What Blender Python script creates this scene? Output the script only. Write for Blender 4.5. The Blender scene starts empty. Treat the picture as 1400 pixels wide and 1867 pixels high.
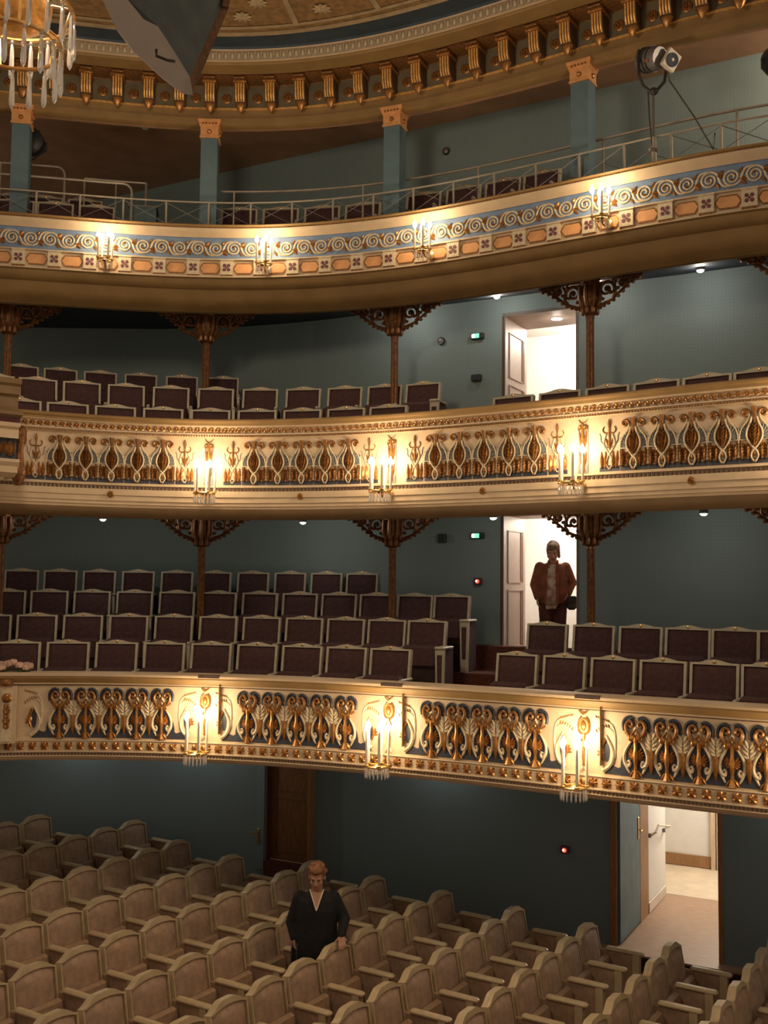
import bpy, math, random
import numpy as np
from mathutils import Vector, Matrix

random.seed(7)
scene = bpy.context.scene
COL = scene.collection
PI = math.pi

# ------------------------------------------------------------------ camera
F_PX, W_PX, H_PX = 1900.0, 1400.0, 1867.0
HORIZON, ROLL = 1065.0, math.radians(0.6)
pitch = math.atan((HORIZON - H_PX / 2) / F_PX)
fwd = Vector((0, math.cos(pitch), math.sin(pitch)))
up0 = Vector((0, -math.sin(pitch), math.cos(pitch)))
rt0 = Vector((1, 0, 0))
right = math.cos(ROLL) * rt0 + math.sin(ROLL) * up0
up = math.cos(ROLL) * up0 - math.sin(ROLL) * rt0
cam_data = bpy.data.cameras.new('camera')
cam_data.sensor_fit = 'HORIZONTAL'
cam_data.sensor_width = 36.0
cam_data.lens = 36.0 * F_PX / W_PX
cam_data.clip_start = 0.05
cam = bpy.data.objects.new('camera', cam_data)
cam.matrix_world = Matrix(((right.x, up.x, -fwd.x, 0), (right.y, up.y, -fwd.y, 0), (right.z, up.z, -fwd.z, 0), (0, 0, 0, 1)))
COL.objects.link(cam)
scene.camera = cam

# ------------------------------------------------------------------ light and exposure
scene.view_settings.view_transform = 'Standard'
scene.view_settings.look = 'None'
scene.view_settings.exposure = 0.0
scene.view_settings.gamma = 1.0
scene.view_settings.use_curve_mapping = False
world = bpy.data.worlds.new('world')
scene.world = world
world.use_nodes = True
bg = world.node_tree.nodes['Background']
bg.inputs[0].default_value = (1.0, 0.76, 0.53, 1)
bg.inputs[1].default_value = 0.25
WARM = (1.0, 0.71, 0.41)
WARM2 = (1.0, 0.78, 0.55)
NEUTRAL = (1.0, 0.88, 0.74)
E_SCONCE = {1: 12.0, 2: 11.0, 3: 8.0}
E_CHANDELIER = 290.0
E_STALLS_FILL = 25.0
E_CORRIDOR = 70.0
E_SPOT = 6.0


def lamp(name, loc, energy, color, size=0.05, parent=None, kind='POINT', spot=None, rot=None):
    d = bpy.data.lights.new(name, kind)
    d.energy = energy
    d.color = color
    if kind == 'AREA':
        d.size = size
    else:
        d.shadow_soft_size = size
    if spot:
        d.spot_size = spot
        d.spot_blend = 0.6
    o = bpy.data.objects.new(name, d)
    o.location = loc
    if rot:
        o.rotation_euler = rot
    if parent:
        o.parent = parent
    COL.objects.link(o)
    return o


# the house light of the auditorium: soft warm light of the big chandelier
# (its lamp is created with the chandelier further down)

# ------------------------------------------------------------------ materials
MATS = {}


def mat(name, col, rough=0.6, metal=0.0, var=0.0, scale=8.0, col2=None, bump=0.0, bscale=60.0, emit=None, estr=0.0,
        spec=0.5, alpha=None, trans=0.0):
    if name in MATS:
        return MATS[name]
    m = bpy.data.materials.new(name)
    m.use_nodes = True
    nt = m.node_tree
    b = nt.nodes['Principled BSDF']
    b.inputs['Roughness'].default_value = rough
    b.inputs['Metallic'].default_value = metal
    b.inputs['Specular IOR Level'].default_value = spec
    b.inputs['Base Color'].default_value = (*col, 1)
    if trans:
        b.inputs['Transmission Weight'].default_value = trans
    if emit:
        b.inputs['Emission Color'].default_value = (*emit, 1)
        b.inputs['Emission Strength'].default_value = estr
    if var or col2 or bump:
        tc = nt.nodes.new('ShaderNodeTexCoord')
    if var or col2:
        n = nt.nodes.new('ShaderNodeTexNoise')
        n.inputs['Scale'].default_value = scale
        n.inputs['Detail'].default_value = 4
        nt.links.new(tc.outputs['Object'], n.inputs['Vector'])
        r = nt.nodes.new('ShaderNodeValToRGB')
        c2 = col2 or tuple(c * (1 - var) for c in col)
        c1 = col if col2 else tuple(min(1, c * (1 + var)) for c in col)
        r.color_ramp.elements[0].color = (*c2, 1)
        r.color_ramp.elements[1].color = (*c1, 1)
        r.color_ramp.elements[0].position = 0.35
        r.color_ramp.elements[1].position = 0.65
        nt.links.new(n.outputs['Fac'], r.inputs['Fac'])
        nt.links.new(r.outputs['Color'], b.inputs['Base Color'])
    if bump:
        n2 = nt.nodes.new('ShaderNodeTexNoise')
        n2.inputs['Scale'].default_value = bscale
        n2.inputs['Detail'].default_value = 3
        nt.links.new(tc.outputs['Object'], n2.inputs['Vector'])
        bp = nt.nodes.new('ShaderNodeBump')
        bp.inputs['Strength'].default_value = bump
        bp.inputs['Distance'].default_value = 0.01
        nt.links.new(n2.outputs['Fac'], bp.inputs['Height'])
        nt.links.new(bp.outputs['Normal'], b.inputs['Normal'])
    MATS[name] = m
    return m


def wallpaper_mat(name, ca, cb):
    """Teal cloth wall covering with a small woven diamond figure."""
    m = mat(name, ca, rough=0.75)
    nt = m.node_tree
    b = nt.nodes['Principled BSDF']
    tc = nt.nodes.new('ShaderNodeTexCoord')
    mp = nt.nodes.new('ShaderNodeMapping')
    mp.inputs['Rotation'].default_value = (0, 0.0, math.radians(28))
    mp.inputs['Scale'].default_value = (1, 1, 1)
    nt.links.new(tc.outputs['Object'], mp.inputs['Vector'])
    sep = nt.nodes.new('ShaderNodeSeparateXYZ')
    nt.links.new(mp.outputs['Vector'], sep.inputs[0])

    def sine(inp_a, sign, inp_b):
        a = nt.nodes.new('ShaderNodeMath'); a.operation = 'ADD' if sign > 0 else 'SUBTRACT'
        nt.links.new(inp_a, a.inputs[0]); nt.links.new(inp_b, a.inputs[1])
        k = nt.nodes.new('ShaderNodeMath'); k.operation = 'MULTIPLY'; k.inputs[1].default_value = 80.0
        nt.links.new(a.outputs[0], k.inputs[0])
        s = nt.nodes.new('ShaderNodeMath'); s.operation = 'SINE'
        nt.links.new(k.outputs[0], s.inputs[0])
        return s.outputs[0]
    s1 = sine(sep.outputs['X'], 1, sep.outputs['Z'])
    s2 = sine(sep.outputs['X'], -1, sep.outputs['Z'])
    mu = nt.nodes.new('ShaderNodeMath'); mu.operation = 'MULTIPLY'
    nt.links.new(s1, mu.inputs[0]); nt.links.new(s2, mu.inputs[1])
    r = nt.nodes.new('ShaderNodeValToRGB')
    r.color_ramp.elements[0].color = (*ca, 1); r.color_ramp.elements[0].position = 0.25
    r.color_ramp.elements[1].color = (*cb, 1); r.color_ramp.elements[1].position = 0.6
    nt.links.new(mu.outputs[0], r.inputs['Fac'])
    nt.links.new(r.outputs['Color'], b.inputs['Base Color'])
    return m


def wood_mat(name, c1, c2, sc=(1, 1, 12), rough=0.45):
    m = mat(name, c1, rough=rough)
    nt = m.node_tree
    b = nt.nodes['Principled BSDF']
    tc = nt.nodes.new('ShaderNodeTexCoord')
    mp = nt.nodes.new('ShaderNodeMapping')
    mp.inputs['Scale'].default_value = sc
    nt.links.new(tc.outputs['Object'], mp.inputs['Vector'])
    n = nt.nodes.new('ShaderNodeTexNoise')
    n.inputs['Scale'].default_value = 6; n.inputs['Detail'].default_value = 6
    nt.links.new(mp.outputs['Vector'], n.inputs['Vector'])
    r = nt.nodes.new('ShaderNodeValToRGB')
    r.color_ramp.elements[0].color = (*c1, 1); r.color_ramp.elements[0].position = 0.35
    r.color_ramp.elements[1].color = (*c2, 1); r.color_ramp.elements[1].position = 0.65
    nt.links.new(n.outputs['Fac'], r.inputs['Fac'])
    nt.links.new(r.outputs['Color'], b.inputs['Base Color'])
    return m


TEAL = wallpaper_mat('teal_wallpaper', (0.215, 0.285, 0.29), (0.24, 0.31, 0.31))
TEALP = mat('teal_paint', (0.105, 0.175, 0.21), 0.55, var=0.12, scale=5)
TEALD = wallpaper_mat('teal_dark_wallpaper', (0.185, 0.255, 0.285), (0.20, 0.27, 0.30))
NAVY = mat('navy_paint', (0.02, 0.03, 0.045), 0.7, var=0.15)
CREAM = mat('cream_paint', (0.62, 0.475, 0.32), 0.5, var=0.06, scale=6, bump=0.05)
CREAM2 = mat('cream_relief_paint', (0.66, 0.55, 0.38), 0.45, var=0.1, scale=30)
SOFFIT = mat('brown_soffit_paint', (0.20, 0.125, 0.06), 0.55, var=0.1, scale=4)
OLIVE = mat('olive_paint', (0.30, 0.185, 0.072), 0.55, var=0.1, scale=4, bump=0.05)
BROWNC = mat('brown_ceiling_paint', (0.42, 0.24, 0.14), 0.65, var=0.1, scale=3)
GOLD = mat('gilding', (0.36, 0.165, 0.048), 0.33, 0.55, var=0.3, scale=40, bump=0.15, bscale=80)
GOLDD = mat('dark_gilding', (0.27, 0.125, 0.04), 0.42, 0.4, var=0.35, scale=40, bump=0.15, bscale=80)
GOLDL = mat('light_gilding', (0.78, 0.45, 0.14), 0.4, 0.35, var=0.2, scale=30)
BLUE = mat('deep_blue_paint', (0.038, 0.045, 0.066), 0.5, var=0.2, scale=20)
BLUEG = mat('grey_blue_paint', (0.22, 0.215, 0.21), 0.5, var=0.2, scale=30)
BLUES = mat('sky_blue_paint', (0.17, 0.25, 0.40), 0.55, var=0.12, scale=8)
DKLINE = mat('dark_brown_groove', (0.10, 0.05, 0.025), 0.6, var=0.2)
ORANGE = mat('orange_paint', (0.72, 0.36, 0.15), 0.55, var=0.1, scale=12)
REDP = mat('red_coffer_paint', (0.42, 0.10, 0.035), 0.6, var=0.15, scale=10)
DKRED = mat('dark_red_inlay', (0.13, 0.035, 0.05), 0.5, var=0.2)
IRON = mat('bronzed_iron', (0.20, 0.085, 0.03), 0.42, 0.4, var=0.35, scale=25, bump=0.1)
WHITE = mat('white_wall_paint', (0.80, 0.78, 0.74), 0.6, var=0.02)
REVEAL = mat('reveal_paint', (0.50, 0.39, 0.32), 0.5, var=0.04)
WHITEC = mat('cream_panel_paint', (0.72, 0.64, 0.54), 0.5, var=0.04)
SEATFR = mat('seat_frame_paint', (0.54, 0.48, 0.365), 0.4, var=0.08, scale=10)
SEATUP = mat('plum_upholstery', (0.078, 0.035, 0.036), 0.85, var=0.18, scale=25, bump=0.3, bscale=250)
STFR = mat('stalls_frame_paint', (0.57, 0.455, 0.29), 0.38, var=0.08, scale=10)
STUP = mat('beige_upholstery', (0.42, 0.285, 0.205), 0.8, var=0.14, scale=14, bump=0.3, bscale=220)
STSEAT = mat('beige_seat_cloth', (0.38, 0.25, 0.165), 0.85, var=0.16, scale=14, bump=0.3, bscale=220)
BRASS = mat('brass', (0.78, 0.50, 0.20), 0.28, 0.9, var=0.1, scale=30)
CHROME = mat('steel_tube', (0.50, 0.45, 0.38), 0.4, 0.6, var=0.1)
DKMET = mat('dark_metal', (0.05, 0.048, 0.05), 0.45, 0.4, var=0.2)
GREYMET = mat('grey_metal', (0.20, 0.19, 0.18), 0.45, 0.4, var=0.15)
CANDLE = mat('white_candle_tube', (0.85, 0.80, 0.70), 0.4, var=0.03)
BULB = mat('lit_bulb', (1, 0.9, 0.7), 0.4, emit=(1.0, 0.80, 0.50), estr=60.0)
CRYSTAL = mat('crystal', (0.92, 0.90, 0.88), 0.06, 0.0, trans=0.55, spec=0.8)
WOODD = wood_mat('door_wood', (0.15, 0.065, 0.022), (0.27, 0.125, 0.045), (10, 10, 1))
WOODF = wood_mat('parquet_wood', (0.20, 0.075, 0.03), (0.30, 0.12, 0.05), (1, 8, 8))
WOODP = wood_mat('post_wood', (0.26, 0.13, 0.055), (0.36, 0.19, 0.08), (10, 10, 1))
LAMIN = wood_mat('laminate_floor', (0.36, 0.22, 0.14), (0.44, 0.29, 0.19), (1, 6, 6))
TILEF = mat('pale_floor', (0.66, 0.55, 0.40), 0.45, var=0.08, scale=4)
CARPET = mat('red_brown_carpet', (0.11, 0.032, 0.018), 0.95, var=0.25, scale=30, bump=0.3, bscale=300)
DKFLOOR = mat('dark_platform_floor', (0.05, 0.03, 0.025), 0.9, var=0.2, scale=10)
LENS = mat('lit_lens', (1, 1, 1), 0.3, emit=(1, 0.93, 0.82), estr=14.0)
GREENL = mat('lit_green_sign', (0.1, 0.5, 0.3), 0.4, emit=(0.25, 0.9, 0.55), estr=1.2)
WHITEL = mat('lit_white_sign', (0.8, 0.9, 0.85), 0.4, emit=(0.8, 1.0, 0.9), estr=2.5)
REDL = mat('lit_red_lamp', (0.6, 0.05, 0.03), 0.4, emit=(1.0, 0.12, 0.06), estr=1.4)
SKIN = mat('skin', (0.47, 0.255, 0.18), 0.5, var=0.06, scale=12)
LIPS = mat('lips', (0.38, 0.10, 0.08), 0.45)
EYEW = mat('eye', (0.06, 0.04, 0.035), 0.25)
HAIRA = mat('auburn_hair', (0.22, 0.09, 0.04), 0.55, var=0.35, scale=40, bump=0.5, bscale=90)
HAIRB = mat('ash_blond_hair', (0.20, 0.12, 0.065), 0.55, var=0.35, scale=40, bump=0.5, bscale=90)
COATA = mat('black_coat_cloth', (0.012, 0.012, 0.014), 0.9, var=0.2, scale=20, bump=0.2)
COATB = mat('russet_jacket_cloth', (0.24, 0.075, 0.035), 0.85, var=0.2, scale=12, bump=0.25)
TOPB = mat('patterned_blouse_cloth', (0.62, 0.52, 0.40), 0.8, col2=(0.30, 0.13, 0.09), scale=14)
TROUS = mat('dark_trouser_cloth', (0.09, 0.03, 0.022), 0.9, var=0.2)
LEATH = mat('black_leather', (0.02, 0.015, 0.014), 0.4, var=0.2)
PIPE = mat('white_piping', (0.75, 0.62, 0.48), 0.6)
PETAL = mat('pale_pink_petal', (0.62, 0.42, 0.34), 0.6, var=0.15, scale=30)
LEAFM = mat('leaf_green', (0.06, 0.09, 0.04), 0.6)
GILTC = mat('gilt_ceiling_paint', (0.34, 0.20, 0.085), 0.55, col2=(0.20, 0.115, 0.05), scale=14)


# ------------------------------------------------------------------ mesh builder
class MB:
    def __init__(s):
        s.v, s.f, s.m = [], [], []

    def add(s, vs, fs, mi=0):
        o = len(s.v)
        s.v.extend([tuple(map(float, p)) for p in vs])
        for f in fs:
            s.f.append(tuple(i + o for i in f))
            s.m.append(mi)

    def box(s, c, d, mi=0, M=None):
        x, y, z = d[0] / 2, d[1] / 2, d[2] / 2
        vs = [(sx * x, sy * y, sz * z) for sz in (-1, 1) for sy in (-1, 1) for sx in (-1, 1)]
        if M is not None:
            vs = [tuple(M @ Vector(p)) for p in vs]
        vs = [(p[0] + c[0], p[1] + c[1], p[2] + c[2]) for p in vs]
        s.add(vs, [(0, 2, 3, 1), (4, 5, 7, 6), (0, 1, 5, 4), (2, 6, 7, 3), (0, 4, 6, 2), (1, 3, 7, 5)], mi)

    def rbox(s, c, d, b, mi=0, M=None):
        """box with chamfered edges"""
        x, y, z = d[0] / 2, d[1] / 2, d[2] / 2
        lv = [(-z, b), (-z + b, 0), (z - b, 0), (z, b)]
        vs = []
        for zz, ins in lv:
            a, e = x - ins, y - ins
            k = b if ins == 0 else b * 0.5
            vs += [(a - k, -e, zz), (a, -e + k, zz), (a, e - k, zz), (a - k, e, zz), (-a + k, e, zz), (-a, e - k, zz), (-a, -e + k, zz), (-a + k, -e, zz)]
        fs = []
        for l in range(3):
            for i in range(8):
                j = (i + 1) % 8
                fs.append((l * 8 + i, l * 8 + j, l * 8 + 8 + j, l * 8 + 8 + i))
        fs.append(tuple(range(7, -1, -1)))
        fs.append(tuple(range(24, 32)))
        if M is not None:
            vs = [tuple(M @ Vector(p)) for p in vs]
        s.add([(p[0] + c[0], p[1] + c[1], p[2] + c[2]) for p in vs], fs, mi)

    def tube(s, pts, rad, n=6, mi=0, cap=True, flat=1.0):
        P = [Vector(p) for p in pts]
        k = len(P)
        if not hasattr(rad, '__len__'):
            rad = [rad] * k
        T = []
        for i in range(k):
            a = P[min(i + 1, k - 1)] - P[max(i - 1, 0)]
            T.append(a.normalized() if a.length > 1e-9 else Vector((0, 0, 1)))
        ref = Vector((0, 1, 0)) if abs(T[0].y) < 0.9 else Vector((1, 0, 0))
        N = (ref - T[0] * ref.dot(T[0])).normalized()
        vs = []
        for i in range(k):
            N = (N - T[i] * N.dot(T[i]))
            N = N.normalized() if N.length > 1e-6 else T[i].orthogonal().normalized()
            B = T[i].cross(N)
            for j in range(n):
                a = 2 * PI * (j + 0.5) / n
                vs.append(P[i] + N * (math.cos(a) * rad[i] * flat) + B * (math.sin(a) * rad[i]))
        fs = []
        for i in range(k - 1):
            for j in range(n):
                q = (j + 1) % n
                fs.append((i * n + j, i * n + q, (i + 1) * n + q, (i + 1) * n + j))
        if cap:
            fs.append(tuple(range(n - 1, -1, -1)))
            fs.append(tuple((k - 1) * n + j for j in range(n)))
        s.add(vs, fs, mi)

    def lathe(s, prof, n=12, mi=0, c=(0, 0, 0), sx=1.0, sy=1.0):
        vs, fs = [], []
        k = len(prof)
        for r, z in prof:
            for j in range(n):
                a = 2 * PI * j / n
                vs.append((c[0] + math.cos(a) * r * sx, c[1] + math.sin(a) * r * sy, c[2] + z))
        for i in range(k - 1):
            for j in range(n):
                q = (j + 1) % n
                fs.append((i * n + j, i * n + q, (i + 1) * n + q, (i + 1) * n + j))
        fs.append(tuple(range(n - 1, -1, -1)))
        fs.append(tuple((k - 1) * n + j for j in range(n)))
        s.add(vs, fs, mi)

    def ball(s, c, r, n=8, mi=0, rings=5):
        if not hasattr(r, '__len__'):
            r = (r, r, r)
        vs, fs = [(c[0], c[1], c[2] - r[2])], []
        for i in range(1, rings):
            a = -PI / 2 + PI * i / rings
            for j in range(n):
                b = 2 * PI * j / n
                vs.append((c[0] + r[0] * math.cos(a) * math.cos(b), c[1] + r[1] * math.cos(a) * math.sin(b), c[2] + r[2] * math.sin(a)))
        vs.append((c[0], c[1], c[2] + r[2]))
        for j in range(n):
            q = (j + 1) % n
            fs.append((0, 1 + q, 1 + j))
            for i in range(rings - 2):
                fs.append((1 + i * n + j, 1 + i * n + q, 1 + (i + 1) * n + q, 1 + (i + 1) * n + j))
            fs.append((1 + (rings - 2) * n + j, 1 + (rings - 2) * n + q, len(vs) - 1))
        s.add(vs, fs, mi)

    def slab(s, outline, y0, y1, mi=0):
        """outline in (x, z), extruded from y0 (front, toward -y) to y1"""
        k = len(outline)
        vs = [(x, y0, z) for x, z in outline] + [(x, y1, z) for x, z in outline]
        fs = [tuple(range(k)), tuple(range(2 * k - 1, k - 1, -1))]
        for i in range(k):
            j = (i + 1) % k
            fs.append((i, k + i, k + j, j))
        s.add(vs, fs, mi)

    def leaf(s, a, b, w, mi=0, h=0.012, y=0.0, n=4, curve=0.0):
        """raised leaf in the (x, z) plane from a to b with a midrib toward -y"""
        ax, az = a; bx, bz = b
        dx, dz = bx - ax, bz - az
        L = math.hypot(dx, dz) or 1e-6
        nx, nz = -dz / L, dx / L
        vs, fs = [], []
        for i in range(n + 1):
            t = i / n
            ww = w * 0.5 * math.sin(PI * min(1, 0.12 + 0.88 * t)) if i < n else 0.002
            cx, cz = ax + dx * t + nx * curve * math.sin(PI * t), az + dz * t + nz * curve * math.sin(PI * t)
            vs += [(cx + nx * ww, y, cz + nz * ww), (cx, y - h * (1 - 0.5 * t), cz), (cx - nx * ww, y, cz - nz * ww)]
        for i in range(n):
            o = i * 3
            fs += [(o, o + 1, o + 4, o + 3), (o + 1, o + 2, o + 5, o + 4)]
        s.add(vs, fs, mi)

    def mesh(s, name, mats, smooth=0.7):
        me = bpy.data.meshes.new(name)
        me.from_pydata(s.v, [], s.f)
        for m in mats if isinstance(mats, (list, tuple)) else [mats]:
            me.materials.append(m)
        me.polygons.foreach_set('material_index', s.m)
        if smooth:
            me.polygons.foreach_set('use_smooth', [True] * len(s.f))
        me.update()
        if smooth:
            me.set_sharp_from_angle(angle=smooth)
        return me

    def build(s, name, mats, parent=None, smooth=0.7, loc=None, rz=0.0):
        return ob(name, s.mesh(name, mats, smooth), parent, loc, rz)


def ob(name, me, parent=None, loc=None, rz=0.0):
    o = bpy.data.objects.new(name, me)
    if loc is not None:
        o.location = loc
    if rz:
        o.rotation_euler = (0, 0, rz)
    if parent is not None:
        o.parent = parent
    COL.objects.link(o)
    return o


def tag(o, label, cat=None, group=None, kind=None):
    o['label'] = label
    if cat:
        o['category'] = cat
    if group:
        o['group'] = group
    if kind:
        o['kind'] = kind
    return o


def thing(name, label, cat, loc=(0, 0, 0), rz=0.0, group=None, kind=None):
    return tag(ob(name, None, None, loc, rz), label, cat, group, kind)


def struct(o, label):
    o['kind'] = 'structure'
    o['label'] = label
    return o


ORD = ['first', 'second', 'third', 'fourth', 'fifth', 'sixth', 'seventh', 'eighth', 'ninth', 'tenth', 'eleventh', 'twelfth',
       'thirteenth', 'fourteenth', 'fifteenth', 'sixteenth', 'seventeenth', 'eighteenth', 'nineteenth', 'twentieth']


# ------------------------------------------------------------------ plan curves of the three balcony fronts
class Curve:
    def __init__(s, coef, x0, x1):
        X = np.arange(x0, x1, 0.01)
        Y = np.polyval(coef, X)
        d = np.gradient(Y, X)
        L = np.sqrt(1 + d * d)
        s.X, s.Y, s.tx, s.ty = X, Y, 1 / L, d / L
        a = np.r_[0, np.cumsum(np.hypot(np.diff(X), np.diff(Y)))]
        s.s = a - np.interp(0, X, a)
        s.s0, s.s1 = float(s.s[0]), float(s.s[-1])

    def at(s, q, off=0.0):
        """point, tangent and room-side normal at arc length q, off > 0 toward the room"""
        x, y = np.interp(q, s.s, s.X), np.interp(q, s.s, s.Y)
        tx, ty = np.interp(q, s.s, s.tx), np.interp(q, s.s, s.ty)
        nx, ny = ty, -tx
        return float(x + nx * off), float(y + ny * off), float(tx), float(ty)

    def rz(s, q):
        _, _, tx, ty = s.at(q)
        return math.atan2(ty, tx)


C1 = Curve([0.00075, 0.00774, -0.06036, -0.46842, 10.24921], -5.4, 4.6)
C2 = Curve([0.00118, 0.01081, -0.10532, -0.47575, 10.94831], -4.9, 4.6)
C3 = Curve([0.00213, 0.00776, -0.09929, -0.41608, 11.94505], -6.3, 4.4)
LIP = {1: -0.955, 2: 1.79, 3: 4.307}
CUR = {1: C1, 2: C2, 3: C3}


def sweep(mb, cv, prof, s0, s1, step=0.12, mi=0, z0=0.0, maxoff=None, close=False):
    n = max(2, int(abs(s1 - s0) / step))
    k = len(prof)
    vs, fs = [], []
    for i in range(n + 1):
        q = s0 + (s1 - s0) * i / n
        mo = maxoff(q) if maxoff else 1e9
        for o, z in prof:
            oo = max(o, -mo)
            x, y, _, _ = cv.at(q, oo)
            vs.append((x, y, z0 + z))
    kk = k if close else k - 1
    for i in range(n):
        for j in range(kk):
            a, b = i * k + j, i * k + (j + 1) % k
            fs.append((a, a + k, b + k, b))
    if close:
        fs.append(tuple(range(k)))
        fs.append(tuple(n * k + j for j in range(k - 1, -1, -1)))
    mb.add(vs, fs, mi)


def wall_y(x):
    if x >= -0.5:
        return 13.6 - 0.53 * x
    d = min(3.0, -0.5 - x)
    return 13.865 + 0.53 * d - 0.53 / 6 * d * d


def wall3_y(x):
    return 13.6 - 0.545 * x


def wall_dist(cv, wf):
    def g(q):
        x, y, tx, ty = cv.at(q)
        nx, ny = ty, -tx
        o = 0.0
        while o < 8 and (y - ny * o) < wf(x - nx * o) - 0.03:
            o += 0.02
        return o
    return g


# ------------------------------------------------------------------ walls, floors, ceilings
WDIR = Vector((1, -0.53, 0)).normalized()
WIN = Vector((0.53, 1, 0)).normalized()
WRZ = math.atan2(WDIR.y, WDIR.x)


def wall_grid(wf, xs, zs, holes, mi=0):
    mb = MB()
    xs = sorted(set([round(x, 4) for x in xs] + [round(h[0], 4) for h in holes] + [round(h[1], 4) for h in holes]))
    zs = sorted(set([round(z, 4) for z in zs] + [round(h[2], 4) for h in holes] + [round(h[3], 4) for h in holes]))
    for i in range(len(xs) - 1):
        for j in range(len(zs) - 1):
            xm, zm = (xs[i] + xs[i + 1]) / 2, (zs[j] + zs[j + 1]) / 2
            if any(h[0] < xm < h[1] and h[2] < zm < h[3] for h in holes):
                continue
            a, b = xs[i], xs[i + 1]
            mb.add([(a, wf(a), zs[j]), (b, wf(b), zs[j]), (b, wf(b), zs[j + 1]), (a, wf(a), zs[j + 1])], [(0, 1, 2, 3)], mi)
    return mb


XS = [x * 0.5 for x in range(-18, 15)]
D1 = (1.477, 2.29)       # doorway in the lower balcony (x range on the wall)
D2 = (1.49, 2.29)        # doorway in the middle balcony
DG = (2.715, 3.70)       # stalls doorway
DW = (-1.546, -0.897)    # recess of the wooden stalls door
FL1 = [-1.57, -1.29, -1.01, -0.73]
w = wall_grid(wall_y, XS, [-4.7, -1.65], [(DG[0], DG[1], -4.08, -2.05), (DW[0], DW[1], -3.72, -1.75)])
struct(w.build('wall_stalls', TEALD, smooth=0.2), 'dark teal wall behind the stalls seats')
w = wall_grid(wall_y, XS, [-1.65, 0.92], [(D1[0], D1[1], -1.01, 0.86)])
struct(w.build('wall_lower_balcony', TEAL, smooth=0.2), 'teal patterned wall behind the lower balcony seats')
w = wall_grid(wall_y, XS, [0.92, 3.75], [(D2[0], D2[1], 1.56, 3.35)])
struct(w.build('wall_middle_balcony', TEAL, smooth=0.2), 'teal patterned wall behind the middle balcony seats')
w = wall_grid(wall3_y, XS, [3.6, 6.03], [])
w.add([(-8.4, 11.4, 3.6), (-8.4, 18.3, 3.6), (-8.4, 18.3, 6.4), (-8.4, 11.4, 6.4)], [(0, 1, 2, 3)])
struct(w.build('wall_gallery', TEAL, smooth=0.2), 'teal wall of the top gallery under the brown ceiling')

# stalls floor (slightly raked, falling toward the stage)
RD = Vector((0.534, 0.845, 0)); RN = Vector((0.845, -0.534, 0))


def stalls_z(x, y):
    q = x * RN.x + y * RN.y
    return -4.17 - 0.0215 * (q + 8.2) if q > -8.2 else -4.17 - 0.012 * (q + 8.2)


mb = MB()
nx, ny = 20, 20
vs = []
for j in range(ny + 1):
    for i in range(nx + 1):
        x, y = -9 + 16 * i / nx, 2 + 15 * j / ny
        vs.append((x, y, stalls_z(x, y)))
mb.add(vs, [(j * (nx + 1) + i, j * (nx + 1) + i + 1, (j + 1) * (nx + 1) + i + 1, (j + 1) * (nx + 1) + i) for j in range(ny) for i in range(nx)])
struct(mb.build('floor', WOODF), 'red-brown wooden floor of the stalls')

# stepped balcony floors, ending at the wall
for t, steps, m, nm, lab in ((1, [(-0.22, -1.57), (-1.30, -1.57), (-1.30, -1.29), (-2.05, -1.29), (-2.05, -1.01), (-2.7, -1.01), (-2.7, -0.73), (-6.0, -0.73)], CARPET, 'floor_lower_balcony', 'stepped red-brown carpeted floor of the lower balcony'),
                             (2, [(-0.22, 1.15), (-1.15, 1.15), (-1.15, 1.56), (-2.0, 1.56), (-2.0, 1.87), (-6.0, 1.87)], CARPET, 'floor_middle_balcony', 'stepped dark carpeted floor of the middle balcony'),
                             (3, [(-0.2, 4.0), (-1.65, 4.0), (-1.65, 4.25), (-6.0, 4.25)], DKFLOOR, 'floor_gallery', 'dark stepped floor of the top gallery')):
    mb = MB()
    cv = CUR[t]
    sweep(mb, cv, steps, cv.s0, cv.s1, 0.2, 0, 0.0, wall_dist(cv, wall3_y if t == 3 else wall_y))
    struct(mb.build(nm, m, smooth=0.3), lab)

# soffits
for cv, prof, m, nm, lab, wf in ((C1, [(-0.08, -1.80), (-6.5, -1.72)], TEALD, 'ceiling_stalls', 'dark ceiling under the lower balcony', wall_y),
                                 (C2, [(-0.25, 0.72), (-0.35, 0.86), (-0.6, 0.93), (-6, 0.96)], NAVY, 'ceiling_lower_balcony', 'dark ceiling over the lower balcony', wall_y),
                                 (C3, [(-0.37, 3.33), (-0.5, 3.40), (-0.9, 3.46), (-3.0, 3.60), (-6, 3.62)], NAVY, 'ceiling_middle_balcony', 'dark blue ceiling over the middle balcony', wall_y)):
    mb = MB()
    sweep(mb, cv, prof, cv.s0, cv.s1, 0.2, 0, 0.0, wall_dist(cv, lambda x: wf(x) + 0.03))
    struct(mb.build(nm, m, smooth=0.3), lab)
mb = MB()
sweep(mb, C3, [(-0.30, 5.67), (-0.42, 5.67), (-0.46, 6.0)], C3.s0, C3.s1, 0.2, 0)
gx = [-8.5 + 0.25 * i for i in range(61)]
gy = [float(np.interp(x_, C3.X, C3.Y)) + 0.40 for x_ in gx]
for i in range(60):
    mb.add([(gx[i], gy[i], 6.0), (gx[i + 1], gy[i + 1], 6.0), (gx[i + 1], max(gy[i + 1], wall3_y(gx[i + 1]) + 0.02), 6.0), (gx[i], wall3_y(gx[i]) + 0.02, 6.0)], [(0, 1, 2, 3)])
struct(mb.build('ceiling_gallery', BROWNC, smooth=0.3), 'brown sloping ceiling of the top gallery')


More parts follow.
